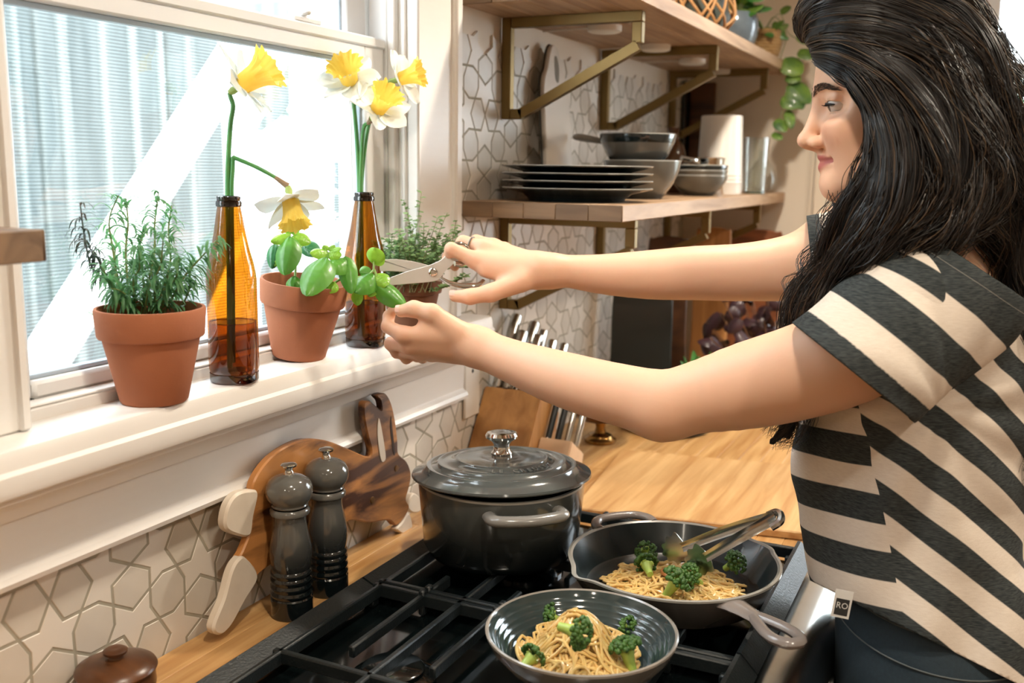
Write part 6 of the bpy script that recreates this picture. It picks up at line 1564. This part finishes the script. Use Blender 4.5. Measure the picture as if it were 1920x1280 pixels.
for i, (a, k, b) in enumerate(legs):
    sm = MB(); c = b+np.array([0, 0, .0])
    P = np.array([c-fb*.06, c-fb*.02, c+fb*.05, c+fb*.13, c+fb*.17]); P[:, 2] = [.05, .052, .048, .038, .032]
    V, F = tube(spline(P, 14), np.interp(np.linspace(0, 1, 14), [0, .15, .5, .85, 1], [.030, .046, .046, .040, .018]), 16, flat=.85); V[:, 2] = np.maximum(V[:, 2], .004); sm.add(V-PO, F)
    sm.build('shoe', mat('dark_shoe', S(40, 38, 38), .6), person)
# finger ring
rc = hp(884, 458, .012, HDR); rdv = hp(868, 453, .018, HDR)-hp(906, 464, .006, HDR); rdv /= np.linalg.norm(rdv); u_ = np.cross(rdv, [0, 0, 1.0]); u_ /= np.linalg.norm(u_); w__ = np.cross(rdv, u_)
MB().tube([rc+(u_*math.cos(a)+w__*math.sin(a))*.0108-PO for a in np.linspace(0, 2*PI, 33)], .0012, 6, caps=False).build('finger_ring', mat('dark_silver', S(120, 116, 110), .3, metal=.9), person)

# ------------------------------------------------------------------ hair
GU = [
 ([(1524, 78, 1.205), (1536, 38, 1.19), (1600, 8, 1.17), (1700, -8, 1.165), (1800, 58, 1.17), (1858, 165, 1.18), (1882, 300, 1.19), (1900, 430, 1.20), (1915, 560, 1.20), (1912, 720, 1.20), (1905, 860, 1.20), (1898, 920, 1.20)], .034, 330),
 ([(1524, 72, 1.19), (1560, 45, 1.155), (1640, 42, 1.13), (1730, 78, 1.12), (1810, 160, 1.12), (1848, 280, 1.13), (1868, 390, 1.15), (1902, 500, 1.17), (1922, 640, 1.18), (1915, 800, 1.19), (1905, 930, 1.19)], .034, 330),
 ([(1528, 88, 1.175), (1590, 82, 1.13), (1680, 100, 1.108), (1768, 160, 1.10), (1815, 260, 1.10), (1822, 340, 1.10), (1785, 400, 1.105), (1710, 450, 1.12), (1630, 500, 1.15), (1570, 560, 1.18)], .031, 330),
 ([(1534, 100, 1.165), (1600, 104, 1.125), (1680, 150, 1.10), (1746, 230, 1.09), (1772, 320, 1.09), (1742, 390, 1.10), (1680, 440, 1.115), (1612, 490, 1.15), (1552, 555, 1.19), (1512, 600, 1.215)], .031, 330),
 ([(1560, 108, 1.148), (1622, 138, 1.115), (1672, 210, 1.10), (1698, 300, 1.09), (1686, 380, 1.095), (1640, 440, 1.115), (1590, 490, 1.15), (1542, 540, 1.19), (1508, 590, 1.22), (1494, 680, 1.235), (1478, 790, 1.24), (1448, 828, 1.24)], .026, 260),
 ([(1576, 112, 1.138), (1625, 150, 1.115), (1654, 210, 1.105), (1658, 280, 1.105), (1642, 340, 1.11), (1612, 392, 1.125), (1582, 442, 1.15), (1552, 502, 1.18), (1522, 562, 1.205)], .020, 220),
 ([(1592, 122, 1.130), (1628, 165, 1.118), (1644, 220, 1.112), (1642, 280, 1.118), (1622, 330, 1.13), (1600, 372, 1.15), (1582, 432, 1.18), (1556, 500, 1.20), (1532, 548, 1.215)], .014, 150),
 ([(1655, 28, 1.135), (1738, 108, 1.108), (1786, 220, 1.097), (1795, 320, 1.097), (1765, 395, 1.10), (1700, 448, 1.115), (1640, 498, 1.14), (1592, 540, 1.165)], .031, 300),
 ([(1700, -2, 1.165), (1800, 85, 1.135), (1848, 215, 1.135), (1858, 330, 1.145), (1838, 385, 1.145), (1790, 412, 1.135), (1735, 438, 1.125)], .031, 300),
 ([(1600, 20, 1.22), (1700, 5, 1.24), (1790, 75, 1.26), (1850, 195, 1.27), (1880, 350, 1.26), (1905, 500, 1.245), (1918, 650, 1.23), (1915, 780, 1.22)], .037, 220),
 ([(1545, 60, 1.245), (1575, 150, 1.28), (1598, 260, 1.30), (1602, 350, 1.29), (1582, 430, 1.27), (1552, 500, 1.25), (1522, 570, 1.24), (1505, 640, 1.245), (1492, 740, 1.25), (1478, 820, 1.25)], .024, 160),
 ([(1600, 60, 1.14), (1680, 70, 1.12), (1760, 120, 1.108), (1810, 210, 1.105), (1832, 300, 1.11), (1820, 372, 1.115), (1770, 420, 1.115), (1700, 462, 1.125)], .028, 240),
 ([(1640, 180, 1.11), (1672, 280, 1.095), (1670, 360, 1.095), (1640, 420, 1.11), (1600, 468, 1.14), (1556, 520, 1.18), (1516, 576, 1.21)], .024, 220),
]
HP_ = [(np.array([at(*q) for q in g_]), r, n) for g_, r, n in GU]
def cap_sdf(P):
    p = to_head(P); d = ell(p, (-.034, 0, .038), (.096, .085, .091)); hl = (p[:, 0]-(-.006+1.02*p[:, 2]))/1.43
    return smax(d, hl, .02)
def lock_fn(pts, r):
    sp_ = spline(pts, 3*len(pts)); k = len(sp_); rr = r*.80*np.interp(np.linspace(0, 1, k), [0, .12, .6, 1], [.35, .9, .85, .25])
    def fn(P):
        e = None
        for i in range(0, k-1):
            c = cone(P, sp_[i], sp_[i+1], rr[i], rr[i+1]); e = c if e is None else np.minimum(e, c)
        return e
    return fn
hgroups = [(cap_sdf, HC, .16)]
for pts, r, n in HP_:                      # long locks are split so that blocks far from a lock skip it
    for i in range(0, len(pts)-1, 2):
        seg = pts[i:i+3]
        if len(seg) < 2: continue
        c = seg.mean(0); t0_, t1_ = i/(len(pts)-1), (i+len(seg)-1)/(len(pts)-1); full = spline(pts, 6*(len(pts)-1)+1); q = full[6*i:6*(i+len(seg)-1)+1:2]
        rr = r*.80*np.interp(np.linspace(t0_, t1_, len(q)), [0, .12, .6, 1], [.35, .9, .85, .25])
        hgroups.append(((lambda q, rr: (lambda P: chain_min(P, list(zip(q, rr)))))(q, rr), c, np.linalg.norm(q-c, axis=1).max()+r))
def hcomb(dl, P):
    d = None
    for e in dl:
        if e is not None: d = e if d is None else smin(d, e, .010)
    return d
hb_ = np.concatenate([h[0] for h in HP_])
_t0 = _t.time(); hv, hf = surface_nets(hgroups, hcomb, hb_.min(0)-.06, hb_.max(0)+.06, .0052, 10); print('HAIRBASE', len(hv), round(_t.time()-_t0, 1))
def hair_mat(name, c, rough=.38):
    m = mat(name, c, rough, spec=.55, coat=.15); return m
HM_ = [hair_mat('hair_dark', S(22, 19, 19)), hair_mat('hair_brown', S(44, 35, 29)), hair_mat('hair_light', S(84, 66, 48))]
hair = mesh_np('hair', relax(hv, hf, 1)-PO, hf, mat('hair_mass', S(14, 12, 12), .55), person)
rg = np.random.default_rng(31); HV = []; HF_ = []; HMI = []; nv_ = 0; SEG = 46
for gi_, (pts, r, n) in enumerate(HP_):
    c = spline(pts, SEG); P, T_, U, W = frames(c); t = np.linspace(0, 1, SEG); L_tot = np.linalg.norm(np.diff(c, axis=0), axis=1).sum()
    prof_ = np.interp(t, [0, .10, .55, .85, 1], [.40, 1.0, 1.05, .95, .65]); ncl = max(5, n//16); cl_a = rg.uniform(0, 2*PI, ncl); cl_r = np.sqrt(rg.uniform(.35, 1, ncl)); cl_ph = rg.uniform(0, 2*PI, ncl); cl_f = rg.uniform(.75, 1.35, ncl); cl_amp = rg.uniform(.4, 1.5, ncl)
    for s in range(n):
        k = rg.integers(ncl); lt = 1-.22*rg.uniform()**2
        oa = cl_a[k]+rg.normal(0, .22); orr = min(1.12, cl_r[k]+rg.normal(0, .10)); tt = t*lt
        cc = np.stack([np.interp(tt, t, P[:, j]) for j in range(3)], 1); uu = np.stack([np.interp(tt, t, U[:, j]) for j in range(3)], 1); ww = np.stack([np.interp(tt, t, W[:, j]) for j in range(3)], 1)
        rad_ = r*orr*np.interp(tt, t, prof_); wav = np.clip((tt-.22)/.35, 0, 1)*.0095*min(1.2, L_tot/.5)*cl_amp[k]
        ph = cl_ph[k]+tt*L_tot/.135*2*PI*cl_f[k]+rg.normal(0, .15)
        off = uu*(rad_*math.cos(oa)+wav*np.sin(ph))[:, None]+ww*(rad_*math.sin(oa)+wav*np.cos(ph*1.0+.7))[:, None]
        a2, a3 = rg.uniform(0, 2*PI, 2); fl = rg.uniform(.0015, .0060)*(2.2 if rg.uniform() < .06 else 1)*np.clip((tt-.12)/.4, 0, 1); f2 = L_tot/rg.uniform(.10, .26)*2*PI
        off += uu*(fl*np.sin(tt*f2+a2))[:, None]+ww*(fl*np.sin(tt*f2*.8+a3))[:, None]
        Q = cc+off+rg.normal(0, .0018, 3)*np.clip(tt*1.5, 0, 1)[:, None]
        w0_ = rg.uniform(.00038, .00066)*np.interp(t, [0, .1, .8, 1], [.8, 1, .9, .25])
        V, F = tube(Q, w0_, 3, caps=False)
        HV.append(V); HF_.append(np.array(F)+nv_); nv_ += len(V); HMI.append(np.full(len(F), rg.choice(3, p=[.62, .29, .09])))
# a few stray hairs at the hairline, chin and tips
for k in range(60):
    a = rg.uniform(0, 1); base_ = at(1524+rg.uniform(0, 40), 62+rg.uniform(-20, 30), 1.19); e = base_+np.array([rg.uniform(-.01, .03), rg.uniform(-.02, .02), rg.uniform(.0, .03)])
    V, F = tube(spline([base_, (base_+e)/2+rg.normal(0, .006, 3), e], 8), .0002, 3, caps=False); HV.append(V); HF_.append(np.array(F)+nv_); nv_ += len(V); HMI.append(np.zeros(len(F)))
for k in range(14):
    p = [at(1556+rg.uniform(-4, 26), 360+rg.uniform(-6, 10), 1.19), at(1545+rg.uniform(-6, 30), 400, 1.2), at(1538+rg.uniform(-8, 34), 450, 1.21), at(1545+rg.uniform(-12, 40), 520, 1.215)]
    V, F = tube(spline(p, 16), .00035, 3, caps=False); HV.append(V); HF_.append(np.array(F)+nv_); nv_ += len(V); HMI.append(np.zeros(len(F)))
for k in range(26):
    p = [at(1500+rg.uniform(-12, 14), 740, 1.24), at(1488+rg.uniform(-10, 14), 790, 1.24), at(1470+rg.uniform(-14, 24), 818+rg.uniform(-8, 12), 1.24), at(1438+rg.uniform(-4, 50), 826+rg.uniform(-14, 26), 1.24)]
    V, F = tube(spline(p, 16), np.linspace(.0005, .0002, 16), 3, caps=False); HV.append(V); HF_.append(np.array(F)+nv_); nv_ += len(V); HMI.append(np.zeros(len(F)))
st_ = mesh_np('hair_strands', np.concatenate(HV)-PO, np.concatenate(HF_), HM_, hair); st_['kind'] = 'stuff'
st_.data.polygons.foreach_set('material_index', np.concatenate(HMI).astype(np.int32))
# ------------------------------------------------------------------ scissors in the right hand
sz = thing('scissors', 'pale steel kitchen scissors held open over the basil', 'scissors', tuple(at(812, 510, 1.456)))
so = np.array(at(812, 510, 1.456)); M_SCI = mat('satin_steel', S(222, 216, 208), .34, metal=.55, var=.1, vscale=30)
def sc_plate(name, pts, d, th, ch, m=M_SCI, n=4):
    k = d/F_PX; P = np.array([((a-812)*k, -(b-510)*k) for a, b in pts]); P = smooth_poly(P, n) if n > 1 else P
    vd = so-CAM; vd /= np.linalg.norm(vd); ex_ = VIEW_R-vd*(VIEW_R@vd); ex_ /= np.linalg.norm(ex_); ey_ = np.cross(-vd, ex_)*-1; ey_ = np.cross(vd, ex_); ey_ = ey_ if ey_ @ VIEW_U > 0 else -ey_
    V, F = prism(P, th, ch); return MB().add(V, F, basis(vd*(d-1.456), ex_, ey_, -vd)).build(name, m, sz)
sc_plate('front_blade', [(724, 523), (724.5, 523), (765, 508), (802, 498), (825, 488), (836, 478), (843, 466), (852, 459), (866, 468), (863, 484), (849, 496), (836, 507), (827, 519), (819, 526), (790, 530), (727, 535), (726.5, 535)], 1.467, .0024, .0006)
sc_plate('back_blade', [(714, 488), (714.5, 487.5), (745, 486), (780, 491), (808, 500), (822, 515), (838, 525), (820, 527), (806, 518), (770, 511), (730, 508), (714, 507.5)], 1.4705, .0022, .0006)
P = spline([at(824, 520, 1.470), at(842, 530, 1.466), at(862, 535, 1.463), at(882, 536, 1.462), at(897, 534, 1.464), at(906, 526, 1.470)], 20)
MB().add(*tube(P-so, np.interp(np.linspace(0, 1, 20), [0, .3, .7, 1], [.0035, .0055, .0062, .0045]), 12, flat=.7)).build('lower_handle', M_CHROME, sz)
P = spline([at(845, 470, 1.459), at(855, 458, 1.464), at(872, 462, 1.472), at(880, 480, 1.476), at(868, 494, 1.472), at(852, 494, 1.464)], 24)
MB().add(*tube(P-so, .0042, 10)).build('finger_loop', M_CHROME, sz)
vd = so-CAM; vd /= np.linalg.norm(vd)
MB().lathe([(0, 0), (.0066, 0), (.0064, .0016), (.0052, .0026), (.0030, .0030), (.0028, .0018), (0, .0018)], 24, basis(vd*.0085, *[tuple(x) for x in (VIEW_R, np.cross(-vd, VIEW_R), -vd)])).build('pivot_screw', M_CHROME, sz)
